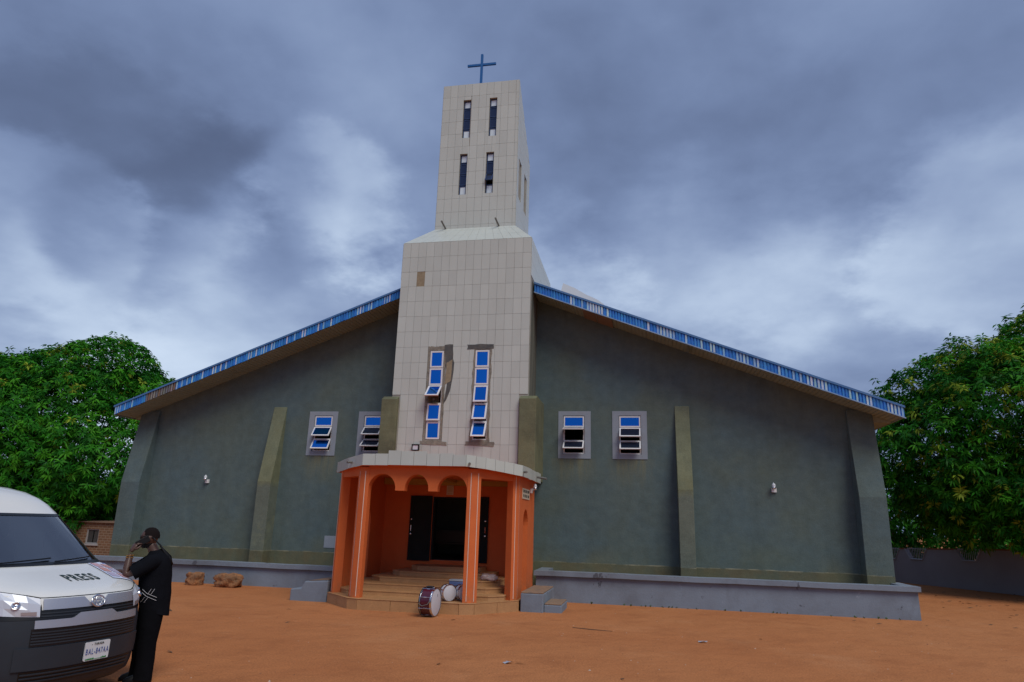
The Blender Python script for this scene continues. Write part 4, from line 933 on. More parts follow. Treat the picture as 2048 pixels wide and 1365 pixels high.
rows_ = [row(z) for z in LV[:, 0]]; ncol = len(rows_[0]); nb_ = 7
meshes = {k_: MB() for k_ in ('body', 'bumper', 'windscreen')}
for i in range(len(rows_) - 1):
    z0_, z1_ = LV[i, 0], LV[i + 1, 0]; zm = (z0_ + z1_) / 2
    for j in range(ncol):
        j2 = (j + 1) % ncol; q = [rows_[i][j], rows_[i][j2], rows_[i + 1][j2], rows_[i + 1][j]]
        fr = nb_ <= j < nb_ + NPH; tgt = 'body'; pm_ = abs((PH[j - nb_] + PH[j - nb_ + 1]) / 2) if fr else 9
        xm = sum(p.x for p in q) / 4
        if zm < .92 and xm > -.62: tgt = 'bumper'
        elif 1.38 <= z0_ and z1_ <= 1.931 and fr and pm_ < R(77): tgt = 'windscreen'
        elif 1.38 <= z0_ and z1_ <= 1.931 and j < ncol - 1 and not fr:
            jj = j if j < nb_ else ncol - 2 - j
            if jj in (1, 3, 5, 6): tgt = 'side_window.%d' % (min(jj, 5) + (10 if j > nb_ else 0))
        meshes.setdefault(tgt, MB()).add(q, [(0, 1, 2, 3)])
meshes['body'].add(rows_[-1], [tuple(range(ncol))])
mv = dict(body=m_paint, bumper=m_char, windscreen=m_wind, side_window=m_wind); vparts = {}
for k_, mb in meshes.items(): k_ = k_.split('.')[0]; vparts[k_] = mb.build(k_, mv[k_], van, smooth=True, weld=True, auto=38)
def patch(name, mt, pa, pb, z0f, z1f, off, nu=16, nv=2, parent=van, thick=.0, smooth=True):
    mb = MB(); g_ = [[None] * (nv + 1) for _ in range(nu + 1)]
    for i in range(nu + 1):
        p = pa + (pb - pa) * i / nu; za, zb2 = z0f(p), z1f(p)
        for j in range(nv + 1): g_[i][j] = vpo(p, za + (zb2 - za) * j / nv, off)
    for i in range(nu):
        for j in range(nv): mb.add([g_[i][j], g_[i + 1][j], g_[i + 1][j + 1], g_[i][j + 1]], [(0, 1, 2, 3)])
    if thick:
        for i in range(nu):
            for j, zf in ((0, z0f), (nv, z1f)):
                p, q = pa + (pb - pa) * i / nu, pa + (pb - pa) * (i + 1) / nu
                mb.add([g_[i][j], g_[i + 1][j], vpo(q, zf(q), off - thick), vpo(p, zf(p), off - thick)], [(0, 1, 2, 3)])
        for i in (0, nu):
            p = pa + (pb - pa) * i / nu; mb.add([g_[i][0], g_[i][nv], vpo(p, z1f(p), off - thick), vpo(p, z0f(p), off - thick)], [(0, 1, 2, 3)])
    return mb.build(name, mt, parent, smooth=smooth, weld=True, auto=35)
YP = lambda y: phi_of(y, .9)
c_ = lambda v: (lambda p: v)
def yof(p): return vp(p, .95).y
# grille: silver upper panel with a dip for the badge, dark slot, silver bar, slats
def top_panel(p):
    y = abs(yof(p)); return 1.098 if y > .145 else 1.098 - .062 * min(1, (.145 - y) / .065)
patch('upper_trim', m_silver, YP(-.54), YP(.54), c_(1.0), top_panel, .016, 60, 2, thick=.02)
patch('upper_slot', m_bk, YP(-.56), YP(.56), c_(.915), c_(.999), .006, 24, 1)
patch('lower_trim', m_silver, YP(-.60), YP(.60), c_(.828), lambda p: .905 + (.045 * min(1, max(0, (.26 - abs(yof(p))) / .07))), .022, 60, 2, thick=.024)
patch('grille', m_bk, YP(-.62), YP(.62), c_(.66), c_(.826), .005, 24, 1)
patch('lower_grille', m_bk, YP(-.66), YP(.62), c_(.31), c_(.43), .005, 24, 1)
for z in (.94, .968): patch('slat', m_char, YP(-.555), YP(.555), c_(z - .006), c_(z + .006), .014, 24, 1, thick=.01)
for z in (.685, .712, .739, .766, .793): patch('slat', m_char, YP(-.615), YP(.615), c_(z - .006), c_(z + .006), .014, 24, 1, thick=.01)
for z in (.335, .37, .405): patch('slat', m_char, YP(-.65), YP(.61), c_(z - .006), c_(z + .006), .014, 24, 1, thick=.01)
patch('bumper_lip', m_char, YP(-.72), YP(.72), c_(.445), c_(.652), .018, 30, 2, thick=.02)
for s in (-1, 1):
    patch('fog_recess', m_bk, s * R(66), s * R(76), c_(.36), c_(.66), .004, 6, 1)
    # headlamp: dark bezel, faceted reflector, clear edge
    a0, a1 = s * YP(.565), s * R(83); f_ = lambda p: (abs(p) - abs(a0)) / (abs(a1) - abs(a0))
    patch('lamp_bezel', m_bk, s * YP(.55), s * R(84.5), lambda p: .912, lambda p: 1.118 + .125 * max(0, f_(p)) ** .8, .003, 14, 2)
    ref = MB(); rv = random.Random(12); nu, nv = 7, 3; g_ = []
    for i in range(nu + 1):
        p = a0 + (a1 - a0) * i / nu; za, zb2 = .936 + .045 * f_(p), 1.106 + .125 * f_(p) ** .8
        g_.append([vpo(p, za + (zb2 - za) * j / nv, .010 + (rv.uniform(-.0, .022) if 0 < i < nu and 0 < j < nv else .0)) for j in range(nv + 1)])
    for i in range(nu):
        for j in range(nv): ref.add([g_[i][j], g_[i + 1][j], g_[i + 1][j + 1], g_[i][j + 1]], [(0, 1, 2), (0, 2, 3)])
    hl = ref.build('headlight', pm('headlamp_reflector', (.60, .64, .72), .42, .35), van)
    for (pf, zf, rr_) in ((.28, 1.045, .040), (.60, 1.075, .046)):
        p = a0 + (a1 - a0) * pf; ctr = vpo(p, zf, .026); nr = (vpo(p, zf, .1) - vpo(p, zf, 0)).normalized(); rot = nr.to_track_quat('Z', 'Y').to_matrix().to_4x4(); rot.translation = ctr
        MB().lathe([(rr_, -.01), (rr_, .012), (rr_ * .82, .016), (rr_ * .75, .002), (.012, -.004), (0, .004)], (0, 0, 0), 'Z', 18, M=rot).build('lamp_bowl', m_chrome, hl, smooth=True)
    patch('turn_lamp', pm('amber_clear_lens', (.40, .30, .27), .15, .4), a0 + (a1 - a0) * .04, a0 + (a1 - a0) * .22, lambda p: .945 + .06 * f_(p), c_(.985), .018, 4, 1, hl)
patch('bonnet_gap', m_bk, R(-84), R(84), lambda p: 1.110 + .128 * max(0, (abs(p) - YP(.55)) / (R(84) - YP(.55))) ** .8, lambda p: 1.117 + .128 * max(0, (abs(p) - YP(.55)) / (R(84) - YP(.55))) ** .8, .0025, 60, 1)
patch('cowl', m_bk, R(-76), R(76), c_(1.372), c_(1.402), .006, 40, 1)
for s in (-1, 1):
    patch('pillar_trim', m_bk, s * R(70), s * R(79), c_(1.385), c_(1.925), .004, 5, 8)
    patch('quarter_trim', m_bk, s * R(80), s * R(89), c_(1.385), lambda p: 1.47, .004, 4, 2)
patch('screen_band', m_bk, R(-76), R(76), c_(1.905), c_(1.935), .004, 40, 1)
for y0_, y1_ in ((-.55, .10), (.12, .66)):
    mb = MB(); mb.tube([vpo(phi_of(y0_ + (y1_ - y0_) * f, 1.40 + .03 * f), 1.395 + .035 * f, .02) for f in np.linspace(0, 1, 8)], .008, 6); mb.build('wiper', m_black, van)
# badge
def ell(mb, rx, rz, r_, cy=0, cz=0, n=28, sq=1):
    pts = []
    for k_ in range(n + 1):
        a_ = 2 * math.pi * k_ / n; y, z = cy + rx * math.cos(a_), 1.042 + cz + rz * math.sin(a_); pts.append(vpo(phi_of(y, z) if abs(y) > 1e-4 else 0, z, .034))
    mb.tube(pts, r_, 6, cap=False)
mb = MB(); ell(mb, .078, .052, .0085); ell(mb, .028, .050, .006); ell(mb, .052, .020, .006, cz=.026); mb.build('badge', m_chrome, van, smooth=True)
# number plate
def text_mesh(body, size, bold=0.0, sx=1.0, space=1.12):
    cu = bpy.data.curves.new('text', 'FONT'); cu.body = body; cu.size = size; cu.align_x = 'CENTER'; cu.align_y = 'CENTER'; cu.offset = bold; cu.resolution_u = 3; cu.space_character = space
    o = bpy.data.objects.new('text', cu); COL.objects.link(o); dg = bpy.context.evaluated_depsgraph_get(); dg.update()
    me = bpy.data.meshes.new_from_object(o.evaluated_get(dg)); bpy.data.objects.remove(o)
    bm = bmesh.new(); bm.from_mesh(me); bmesh.ops.triangulate(bm, faces=bm.faces)
    vs = [(v.co.x * sx, v.co.y) for v in bm.verts]; fs = [tuple(v.index for v in f.verts) for f in bm.faces]; bm.free(); return vs, fs
PX, PYc, PZc = .030, .06, .548
m_plate = pm('white_number_plate', (.62, .66, .70), .4); m_pblue = pm('plate_blue_ink', (.02, .06, .30), .5); m_pgreen = pm('plate_green_ink', (.02, .22, .05), .5)
Mp = Matrix.Translation((PX, PYc, PZc)) @ Matrix.Rotation(R(-3), 4, 'Z') @ Matrix.Rotation(R(-90), 4, 'Z').inverted()
plate = MB()
def PLp(u, v, d_=0): return Vector((PX + d_ - .10 * u * u, PYc + u, PZc + v))
hw_, hh_ = .150, .092; cr4 = []
for (sx, sz) in ((1, 1), (-1, 1), (-1, -1), (1, -1)):
    for k_ in range(5):
        a_ = math.atan2(sz, sx) - R(45) + R(90) * k_ / 4; cr4.append((sx * (hw_ - .015) + .015 * math.cos(a_), sz * (hh_ - .015) + .015 * math.sin(a_)))
plate.extr([PLp(u, v) for u, v in cr4], (-.012, 0, 0)); plate = plate.build('number_plate', m_plate, van)
def flat_text(body, size, bold, sx, u0, v0, mt, nm):
    vs, fs = text_mesh(body, size, bold, sx, 1.25 if len(body) > 6 else 1.1); mb = MB(); mb.add([PLp(u0 + x, v0 + y, .003) for x, y in vs], fs); return mb.build(nm, mt, plate)
flat_text('BAL-847AA', .082, .0006, .58, 0, -.006, m_pblue, 'plate_number'); flat_text('TARABA', .030, .0010, 1.0, .01, .068, m_ink, 'plate_state'); flat_text('-', .03, .001, 1, -.075, .068, m_ink, 'plate_mark')
mb = MB(); rv = random.Random(5); u = -.135
while u < .12:
    h_ = rv.uniform(.006, .02) if (u < -.03 or u > .05) else .006
    mb.add([PLp(u, -.084, .003), PLp(u + .02, -.084, .003), PLp(u + .018, -.084 + h_ * .7, .003), PLp(u + .009, -.084 + h_, .003), PLp(u + .002, -.084 + h_ * .5, .003)], [(0, 1, 2, 3, 4)]); u += .017
mb.build('plate_landscape', m_pgreen, plate)
# bonnet lettering and the sheet of pictures lying on the bonnet
def hood_z(x, y):
    lo, hi = 1.105, 1.364
    for _ in range(26):
        md = (lo + hi) / 2
        if vp(phi_of(y, md), md).x > x: lo = md
        else: hi = md
    return lo
vs, fs = text_mesh('PRESS', .20, .0055, .70, 1.22); me_ = bpy.data.meshes.new('t')
xmn, xmx = min(v[0] for v in vs), max(v[0] for v in vs); ymn, ymx = min(v[1] for v in vs), max(v[1] for v in vs)
mb = MB(); P3 = []
for x, y in vs:
    yy = -.07 + .39 * (x - xmn) / (xmx - xmn); xx = -.375 - .20 * (y - ymn) / (ymx - ymn); P3.append((xx, yy, hood_z(xx, yy) + .004))
mb.add(P3, fs); mb.build('press_lettering', pm('black_vinyl', (.008, .024, .018), .5), van)
def hood_pt(a, b, off): 
    f0 = Vector((-1.0, .56)); ea = Vector((.60, -.06)); eb = Vector((.03, .27)); q = f0 + ea * a + eb * b; return Vector((q.x, q.y, hood_z(q.x, min(q.y, .86)) + off))
M_van = Matrix.Translation((-.483, -13.74, 0)) @ Matrix.Rotation(R(-8), 4, 'Z')
mb = MB(); n_ = 8
for i in range(n_):
    for j in range(4):
        mb.add([M_van @ hood_pt((i + di) / n_, (j + dj) / 4, .010) for di, dj in ((0, 0), (1, 0), (1, 1), (0, 1))], [(0, 1, 2, 3)])
sheet = mb.build('picture_sheet', pm('blue_white_print', (.62, .68, .86), .6), weld=True); tag(sheet, 'printed sheet with rows of small pink pictures lying on the van bonnet', 'paper')
mcol = [pm('pink_print', (.52, .32, .36), .7), pm('red_print', (.50, .26, .25), .7), pm('violet_print', (.42, .38, .52), .7)]
for i in range(3):
    for j in range(2):
        a0, b0 = .16 + i * .27, .08 + j * .46
        mb = MB()
        for ii in range(3): mb.add([M_van @ hood_pt(a0 + (ii + di) * .075, b0 + dj * .36, .0145) for di, dj in ((0, 0), (1, 0), (1, 1), (0, 1))], [(0, 1, 2, 3)])
        mb.build('picture', mcol[(i + j) % 3], sheet)
mb = MB()
for i in range(2): mb.add([M_van @ hood_pt(.02 + .03 * i + di * .02, dj, .0145) for di, dj in ((0, .03), (1, .03), (1, .97), (0, .97))], [(0, 1, 2, 3)])
mb.build('border', pm('blue_print', (.10, .14, .42), .7), sheet)
# cabin: dash, seats, wheel, phone aerial on the dash
m_cab = pm('dark_cabin_trim', (.05, .055, .06), .7)
mb = MB(); mb.extr([(-1.15, -.80, 1.0), (-1.02, -.80, 1.34), (-1.35, -.80, 1.36), (-1.55, -.80, 1.25), (-1.6, -.80, .9)], (0, 1.6, 0)); mb.build('dashboard', m_cab, van)
for y in (-.45, .45):
    mb = MB(); mb.box((-2.35, y - .25, .85), (-1.9, y + .25, 1.0)); mb.box((-2.5, y - .24, 1.0), (-2.35, y + .24, 1.6)); mb.box((-2.48, y - .12, 1.62), (-2.38, y + .12, 1.80)); mb.build('seat', pm('grey_seat_cloth', (.10, .11, .12), .9), van, bevel=.03)
mb = MB(); mb.tube([(-1.62 + .07 * math.sin(a_), -.45 + .19 * math.cos(a_), 1.28 + .17 * math.sin(a_)) for a_ in np.linspace(0, 2 * math.pi, 25)], .014, 6, cap=False); mb.build('steering_wheel', m_black, van)
mb = MB(); mb.tube([(-1.60, .62, 1.80), (-1.64, .66, 1.72), (-1.60, .64, 1.64)], .018, 6); mb.build('grab_handle', pm('pale_cabin_plastic', (.34, .36, .37), .6), van)
mb = MB(); mb.box((-1.22, .46, 1.36), (-1.16, .52, 1.42)); mb.tube([(-1.19, .48, 1.42), (-1.22, .40, 1.56)], .006, 5); mb.build('handset', m_black, van)
mb = MB(); mb.box((-5.6, -.85, .45), (-.75, .85, .5)); mb.build('floor_pan', m_cab, van)
for x in (-1.02, -4.88):
    for s in (-1, 1):
        mb = MB(); prof = [(.20, -.10), (.31, -.11), (.335, -.08), (.338, .08), (.31, .11), (.20, .10)]; Mw = Matrix.Translation((x, s * .865, .335)); mb.lathe(prof, (0, 0, 0), 'Y', 28, M=Mw); wh = mb.build('wheel', m_rubber, van, smooth=True, auto=35)
        mb = MB(); mb.lathe([(.205, .075), (.19, .10), (.17, .06), (.07, .085), (0, .085)] if s < 0 else [(.205, -.075), (.19, -.10), (.17, -.06), (.07, -.085), (0, -.085)], (0, 0, 0), 'Y', 24, M=Mw); mb.build('rim', m_silver, wh, smooth=True, auto=35)
        mb = MB(); yy = s * .9705 if x > -2 else s * .9705
        pts = [(x + .44 * math.cos(a_), yy, max(.2, .36 + .42 * math.sin(a_))) for a_ in np.linspace(-.35, math.pi + .35, 22)]
        mb.extr(pts, (0, s * .012, 0)); mb.build('wheel_arch', m_bk, van)
        wh.location.y += s * .03

# ================================================================== PERSON
person = None
PM = Matrix.Translation((-.75, -12.6, 0)) @ Matrix.Rotation(math.atan2(-.607, -.795), 4, 'Z')
m_skin = pm('dark_brown_skin', (.085, .042, .030), .42, c2=(.060, .030, .022), nscale=14, namt=.5)
m_cloth = pm('black_tunic_cloth', spec=.05, base=(.0075, .0085, .0120), rough=.95, c2=(.0045, .005, .007), nscale=9, bump=.35, bscale=18, fine=.15, fscale=300)
m_trouser = pm('black_trouser_cloth', (.006, .0065, .009), .95, spec=.05, c2=(.004, .0045, .0055), nscale=9, bump=.35, bscale=14)
def skin(name, verts, edges, rad, mt, parent, root=0, sub=2):
    me = bpy.data.meshes.new(name); me.from_pydata([tuple(v) for v in verts], edges, []); me.materials.append(mt); o = bpy.data.objects.new(name, me); COL.objects.link(o); o.parent = parent
    o.modifiers.new('skin', 'SKIN'); sv = me.skin_vertices[0].data
    for i, r_ in enumerate(rad): sv[i].radius = (r_, r_) if not isinstance(r_, tuple) else r_; sv[i].use_root = i == root
    sm = o.modifiers.new('sub', 'SUBSURF'); sm.levels = sm.render_levels = sub; o.modifiers['skin'].use_smooth_shade = True; return o
J = [(-.05, 0, .95), (-.05, 0, 1.12), (-.02, 0, 1.33), (.005, 0, 1.47), (.05, 0, 1.56), (.085, 0, 1.64),
     (-.02, .175, 1.43), (.14, .215, 1.335), (.295, .215, 1.235), (.29, .175, 1.37), (.28, .135, 1.50),
     (.0, -.175, 1.43), (.14, -.215, 1.33), (.30, -.22, 1.24), (.42, -.14, 1.25), (.52, -.08, 1.26),
     (-.06, .095, .90), (-.05, .10, .50), (-.07, .10, .10), (-.04, -.095, .90), (.02, -.10, .50), (.02, -.10, .10), (-.03, .10, .05), (.10, .11, .035), (.06, -.10, .05), (.19, -.11, .035)]
E_ = [(0, 1), (1, 2), (2, 3), (3, 4), (4, 5), (2, 6), (6, 7), (7, 8), (8, 9), (9, 10), (2, 11), (11, 12), (12, 13), (13, 14), (14, 15), (0, 16), (16, 17), (17, 18), (0, 19), (19, 20), (20, 21), (18, 22), (22, 23), (21, 24), (24, 25)]
rad = [.13, .125, .135, .08, .062, .06, .07, .058, .05, .046, .033, .07, .058, .05, .044, .033, .085, .06, .042, .085, .06, .042, .04, .03, .04, .03]
person = skin('person', J, E_, rad, m_skin, None); person.matrix_world = PM
tag(person, 'man in black tunic and trousers leaning on the van bonnet, phone at his face', 'person')
def loft(name, secs, mt, n=28, cap=True, wob=.0, sub=0):
    mb = MB(); vs = []
    rw = random.Random(8)
    for (a_, b_, z, ra, rb, tilt) in secs:
        for k_ in range(n):
            t_ = 2 * math.pi * k_ / n; f = 1 + wob * math.sin(3 * t_ + z * 17) * .5 + wob * math.sin(7 * t_ - z * 31) * .4; vs.append((a_ + ra * f * math.cos(t_), b_ + rb * f * math.sin(t_), z + tilt * math.cos(t_)))
    fs = [(i * n + k_, i * n + (k_ + 1) % n, (i + 1) * n + (k_ + 1) % n, (i + 1) * n + k_) for i in range(len(secs) - 1) for k_ in range(n)]
    mb.add(vs, fs); 
    return mb.build(name, mt, person, smooth=True)
TS = [(-.085, 0, .80, .175, .205, .05), (-.070, 0, .90, .180, .208, .02), (-.055, 0, 1.02, .188, .208, 0), (-.045, 0, 1.12, .187, .203, 0), (-.035, 0, 1.24, .190, .205, 0), (-.03, 0, 1.34, .178, .208, 0), (-.035, 0, 1.41, .162, .200, 0), (-.04, 0, 1.46, .142, .170, 0), (-.028, 0, 1.50, .112, .125, .0), (.0, 0, 1.535, .085, .088, -.015)]
loft('tunic', TS, m_cloth, wob=.03)
for s in (1, -1):
    mb = MB(); mb.tube([(-.02, s * .13, 1.41), (.03, s * .185, 1.395), (.12, s * .21, 1.335), (.185, s * .217, 1.295), (.225, s * .218, 1.272)], [.09, .096, .088, .084, .088], 16, cap=False); mb.build('sleeve', m_cloth, person, smooth=True)
for s, ka in ((1, 0), (-1, .05)):
    loft('trouser_leg', [(-.06 + ka * .2, s * .085, .94, .15, .115, 0), (-.06 + ka * .4, s * .095, .80, .135, .112, 0), (-.058 + ka, s * .10, .62, .118, .105, 0), (-.055 + ka * 1.1, s * .10, .45, .108, .098, 0), (-.062 + ka, s * .10, .25, .104, .094, 0), (-.066 + ka, s * .10, .10, .106, .096, 0), (-.06 + ka, s * .10, .045, .112, .098, .01)], m_trouser, wob=.05)
    sh = MB(); sx = -.07 + ka
    for i in range(1): pass
    secs = [(-.10, .0, .03, .045), (-.07, .045, .05, .06), (.0, .046, .055, .075), (.10, .046, .05, .055), (.18, .042, .035, .04), (.215, .02, .02, .02)]
    vs = []; n_ = 12
    for (dx, wr, hc, hr) in secs:
        for k_ in range(n_):
            t_ = 2 * math.pi * k_ / n_; vs.append((sx + dx, s * .105 + max(wr, .012) * math.cos(t_), max(.004, hc + hr * math.sin(t_))))
    sh.add(vs, [(i * n_ + k_, i * n_ + (k_ + 1) % n_, (i + 1) * n_ + (k_ + 1) % n_, (i + 1) * n_ + k_) for i in range(5) for k_ in range(n_)] + [tuple(range(n_)), tuple(range(5 * n_, 6 * n_))]); sh.build('shoe', m_black, person, smooth=True)
# head
def head():
    bm = bmesh.new(); bmesh.ops.create_uvsphere(bm, u_segments=28, v_segments=20, radius=1)
    for v in bm.verts:
        x, y, z = v.co
        fx, fy, fz = .102, .078, .122
        if z < -.1: 
            k_ = min(1, (-z - .1) / .9); fx *= 1 - .16 * k_; fy *= 1 - .30 * k_
            x += .22 * k_ * (1 if x > -.2 else .6)
        if x > .5 and -.35 < z < .15 and abs(y) < .22: x += .20 * (1 - abs(y) / .22) * (1 - abs(z + .15) / .28 if abs(z + .15) < .28 else 0)      # nose
        if x > .6 and abs(z - .12) < .12 and .15 < abs(y) < .55: x -= .06                                                                    # eye sockets
        if x > .55 and abs(z + .52) < .09 and abs(y) < .35: x += .07                                                                          # lips
        if abs(y) > .85 and abs(z + .05) < .25 and abs(x) < .22: y *= 1.16                                                                    # ears
        v.co = (x * fx, y * fy, z * fz)
    me = bpy.data.meshes.new('head'); bm.to_mesh(me); bm.free(); me.materials.append(m_skin); me.polygons.foreach_set('use_smooth', [True] * len(me.polygons))
    o = bpy.data.objects.new('head', me); COL.objects.link(o); o.parent = person; o.location = (.100, 0, 1.675); o.rotation_euler = (0, R(14), 0); return o
hd = head()
mb = MB(); mb.lathe([(.106, -.005), (.1045, .03), (.092, .066), (.066, .098), (.035, .114), (0, .1185)], (0, 0, 0), 'Z', 24, M=Matrix.Diagonal((1, .77, 1.075, 1))); hr = mb.build('hair', pm('short_black_hair', (.012, .009, .009), .9, bump=.2, bscale=400, spec=.08), hd, smooth=True); hr.location = (-.012, 0, .006); hr.rotation_euler = (0, R(-16), 0)
mb = MB(); mb.lathe([(.065, -.075), (.083, -.05), (.088, -.03)], (.026, 0, -.03), 'Z', 20, M=Matrix.Diagonal((1.0, .72, 1, 1))); mb.build('beard', m_black, hd, smooth=True)
mb = MB()
for s in (-1, 1): mb.lathe([(0, 0), (.027, .0), (.027, .005), (0, .005)], (.096, s * .034, .035), 'X', 14); mb.box((.0, s * .074 - .002, .036), (.098, s * .074 + .002, .046))
mb.box((.098, -.01, .036), (.103, .01, .042)); gl = mb.build('sunglasses', m_bk, hd)
# hands: palm and five bent fingers
def hand(name, org, ax_f, ax_s, curl, mt):
    """ax_f along the fingers, ax_s across towards the thumb"""
    org, f, s_ = Vector(org), Vector(ax_f).normalized(), Vector(ax_s).normalized(); n_ = f.cross(s_).normalized(); mb = MB()
    vs = []
    for u_, wv, th in ((-.045, .024, .020), (-.01, .038, .022), (.03, .042, .019), (.055, .040, .014)):
        for k_ in range(12): t_ = 2 * math.pi * k_ / 12; vs.append(org + f * u_ + s_ * wv * math.cos(t_) + n_ * th * math.sin(t_))
    mb.add(vs, [(i * 12 + k_, i * 12 + (k_ + 1) % 12, (i + 1) * 12 + (k_ + 1) % 12, (i + 1) * 12 + k_) for i in range(3) for k_ in range(12)] + [tuple(range(12)), tuple(range(36, 48))])
    for i, (off, ln) in enumerate(((.030, .072), (.010, .080), (-.011, .074), (-.030, .058))):
        p = org + f * .05 + s_ * off; pts = [p]; ang = 0
        for seg in (.42, .33, .25): ang += curl * (1 + i * .08); d_ = f * math.cos(ang) + n_ * math.sin(ang); p = p + d_ * ln * seg; pts.append(p)
        mb.tube(pts, [.0105, .010, .009, .0075], 8)
    p = org + f * -.005 + s_ * .030; pts = [p, p + s_ * .026 + f * .022 + n_ * .012, p + s_ * .028 + f * .052 + n_ * .026, p + s_ * .020 + f * .074 + n_ * .034]; mb.tube(pts, [.015, .0125, .011, .008], 8)
    return mb.build(name, mt, person, smooth=True)
hand('hand', (.262, .125, 1.555), (-.42, -.10, .90), (-.5, .75, -.15), .55, m_skin)
hand('hand', (.56, -.05, 1.27), (.8, .55, .02), (.5, -.8, .1), .30, m_skin)
mb = MB()
for k_ in range(18):
    a_ = 2 * math.pi * k_ / 18; c0 = Vector((.282 + .042 * math.cos(a_), .142 + .042 * math.sin(a_), 1.474 - .006 * math.cos(a_))); mb.lathe([(0, -.0085), (.0075, -.004), (.0075, .004), (0, .0085)], c0, 'Z', 6)
    c0 = Vector((.284 + .040 * math.cos(a_), .148 + .040 * math.sin(a_), 1.449)); mb.lathe([(0, -.007), (.006, -.003), (.006, .003), (0, .007)], c0, 'Z', 6)
br_ = mb.build('bracelet', pm('gold_beads', (.55, .34, .10), .3, .9)); br_.matrix_world = PM; tag(br_, 'double gold bead bracelet on the man\'s raised wrist', 'bracelet')
ph = MB(); ph.box((-.039, -.0055, -.080), (.039, .0055, .080)); ph = ph.build('phone', m_black, bevel=.006); ph.matrix_world = PM @ Matrix.Translation((.168, .105, 1.640)) @ Matrix.Rotation(R(12), 4, 'Z') @ Matrix.Rotation(R(-58), 4, 'Y'); tag(ph, 'black phone held against the man\'s face', 'phone')
mb = MB()
for (x, z) in ((-.02, .06), (.004, .045), (-.02, .032)): mb.lathe([(.009, 0), (.009, .003), (.006, .003), (.006, 0)], (x, .0057, z), 'Y', 12, M=Matrix.Identity(4))
lensr = mb.build('lens_ring', m_chrome, ph)
# white line motif on the tunic pocket
def tun(a_, z):
    zs_ = [s_[2] for s_ in TS]; ca = np.interp(z, zs_, [s_[0] for s_ in TS]); ra = np.interp(z, zs_, [s_[3] for s_ in TS]); rb = np.interp(z, zs_, [s_[4] for s_ in TS])
    return Vector((a_, rb * 1.03 * math.sqrt(max(.05, 1 - ((a_ - ca) / ra) ** 2)) + .004, z))
mb = MB()
def ln_(p, q, wd=.0024):
    pts = [tun(p[0] + (q[0] - p[0]) * f, p[1] + (q[1] - p[1]) * f) for f in np.linspace(0, 1, 7)]; mb.tube(pts, wd, 5)
for dz in (0, .035): ln_((.085, 1.075 - dz), (.035, 1.035 - dz)); ln_((.035, 1.035 - dz), (-.085, .985 - dz))
for da in (0, -.038): ln_((-.012 + da, 1.085), (.022 + da, 1.022)); ln_((.050 + da, .985), (.085 + da, .925))
mb.build('pocket_motif', pm('white_piping', (.55, .56, .60), .8), person)
mb = MB(); pts = [(.06, .085, 1.69), (.03, .088, 1.655), (-.03, .075, 1.60), (-.09, .09, 1.52), (-.16, .09, 1.44), (-.205, .06, 1.36)]; mb.tube(pts, [.007, .009, .011, .016, .018, .014], 6); mb.build('strap', m_black, person, smooth=True)

# ================================================================== DRUMS AND LOOSE THINGS
m_shell = pm('burgundy_drum_shell', (.090, .010, .028), .25, c2=(.05, .006, .016), nscale=2, coat=.5); m_headw = pm('white_drum_head', (.56, .57, .63), .55, c2=(.50, .51, .57), nscale=6, namt=.4); m_hoop = pm('dark_drum_hoop', (.03, .03, .035), .35)
def drum(name, label, loc, r_, dep, rz, shell, group, tilt=0, lugs=8):
    t_ = empty(name, loc, rz); t_.rotation_euler = (tilt, 0, rz); tag(t_, label, 'drum', group); h_ = dep / 2
    MB().lathe([(r_ * .97, -h_), (r_ * .97, h_)], (0, 0, 0), 'X', 40).build('shell', shell, t_, smooth=True)
    for s in (-1, 1):
        MB().lathe([(0, s * (h_ + .004)), (r_ * .93, s * (h_ + .004)), (r_ * .965, s * h_)], (0, 0, 0), 'X', 40).build('drum_head', m_headw, t_, smooth=True, auto=40)
        MB().lathe([(r_ * .955, s * (h_ + .014)), (r_ * 1.0, s * (h_ + .014)), (r_ * 1.0, s * (h_ - .028)), (r_ * .975, s * (h_ - .028))], (0, 0, 0), 'X', 40).build('hoop', m_chrome if s > 0 else m_hoop, t_, smooth=True, auto=30)
        MB().lathe([(r_ * 1.004, s * (h_ - .010)), (r_ * 1.012, s * (h_ - .014)), (r_ * 1.004, s * (h_ - .018))], (0, 0, 0), 'X', 40).build('hoop_ring', m_chrome, t_, smooth=True)
    for k_ in range(lugs):
        a_ = 2 * math.pi * (k_ + .5) / lugs; y, z = r_ * 1.0 * math.cos(a_), r_ * 1.0 * math.sin(a_)
        mb = MB(); mb.tube([(-h_ - .01, y * 1.015, z * 1.015), (h_ + .01, y * 1.015, z * 1.015)], .006, 6); mb.tube([(-.035, y * .99, z * .99), (.035, y * .99, z * .99)], .013, 6); mb.build('tension_rod', m_chrome, t_)
    return t_
bd = drum('bass_drum', 'large burgundy bass drum standing on the sand before the porch', (.76, -5.60, .300), .290, .27, R(-6), m_shell, 'drums at the porch')
mb = MB(); mb.lathe([(0, 0), (.0, .001)], n=3); mb = MB(); mb.box((.1405, .07, .10), (.142, .085, .16)); mb.build('head_mark', m_ink, bd)
mb = MB(); mb.tube([(-.135, -.29, -.02), (-.05, -.32, -.06), (.08, -.315, -.02), (.13, -.28, .08)], .008, 6); mb.build('strap', m_pipe, bd)
mb = MB(); mb.box((-.09, -.06, .285), (.06, .06, .32)); mb.build('carry_mount', m_hoop, bd, bevel=.012)
drum('snare_drum', 'white faced snare drum on the plinth just behind the bass drum', (.93, -4.80, PZ + .185), .18, .15, R(-44), m_headw, 'drums at the porch')
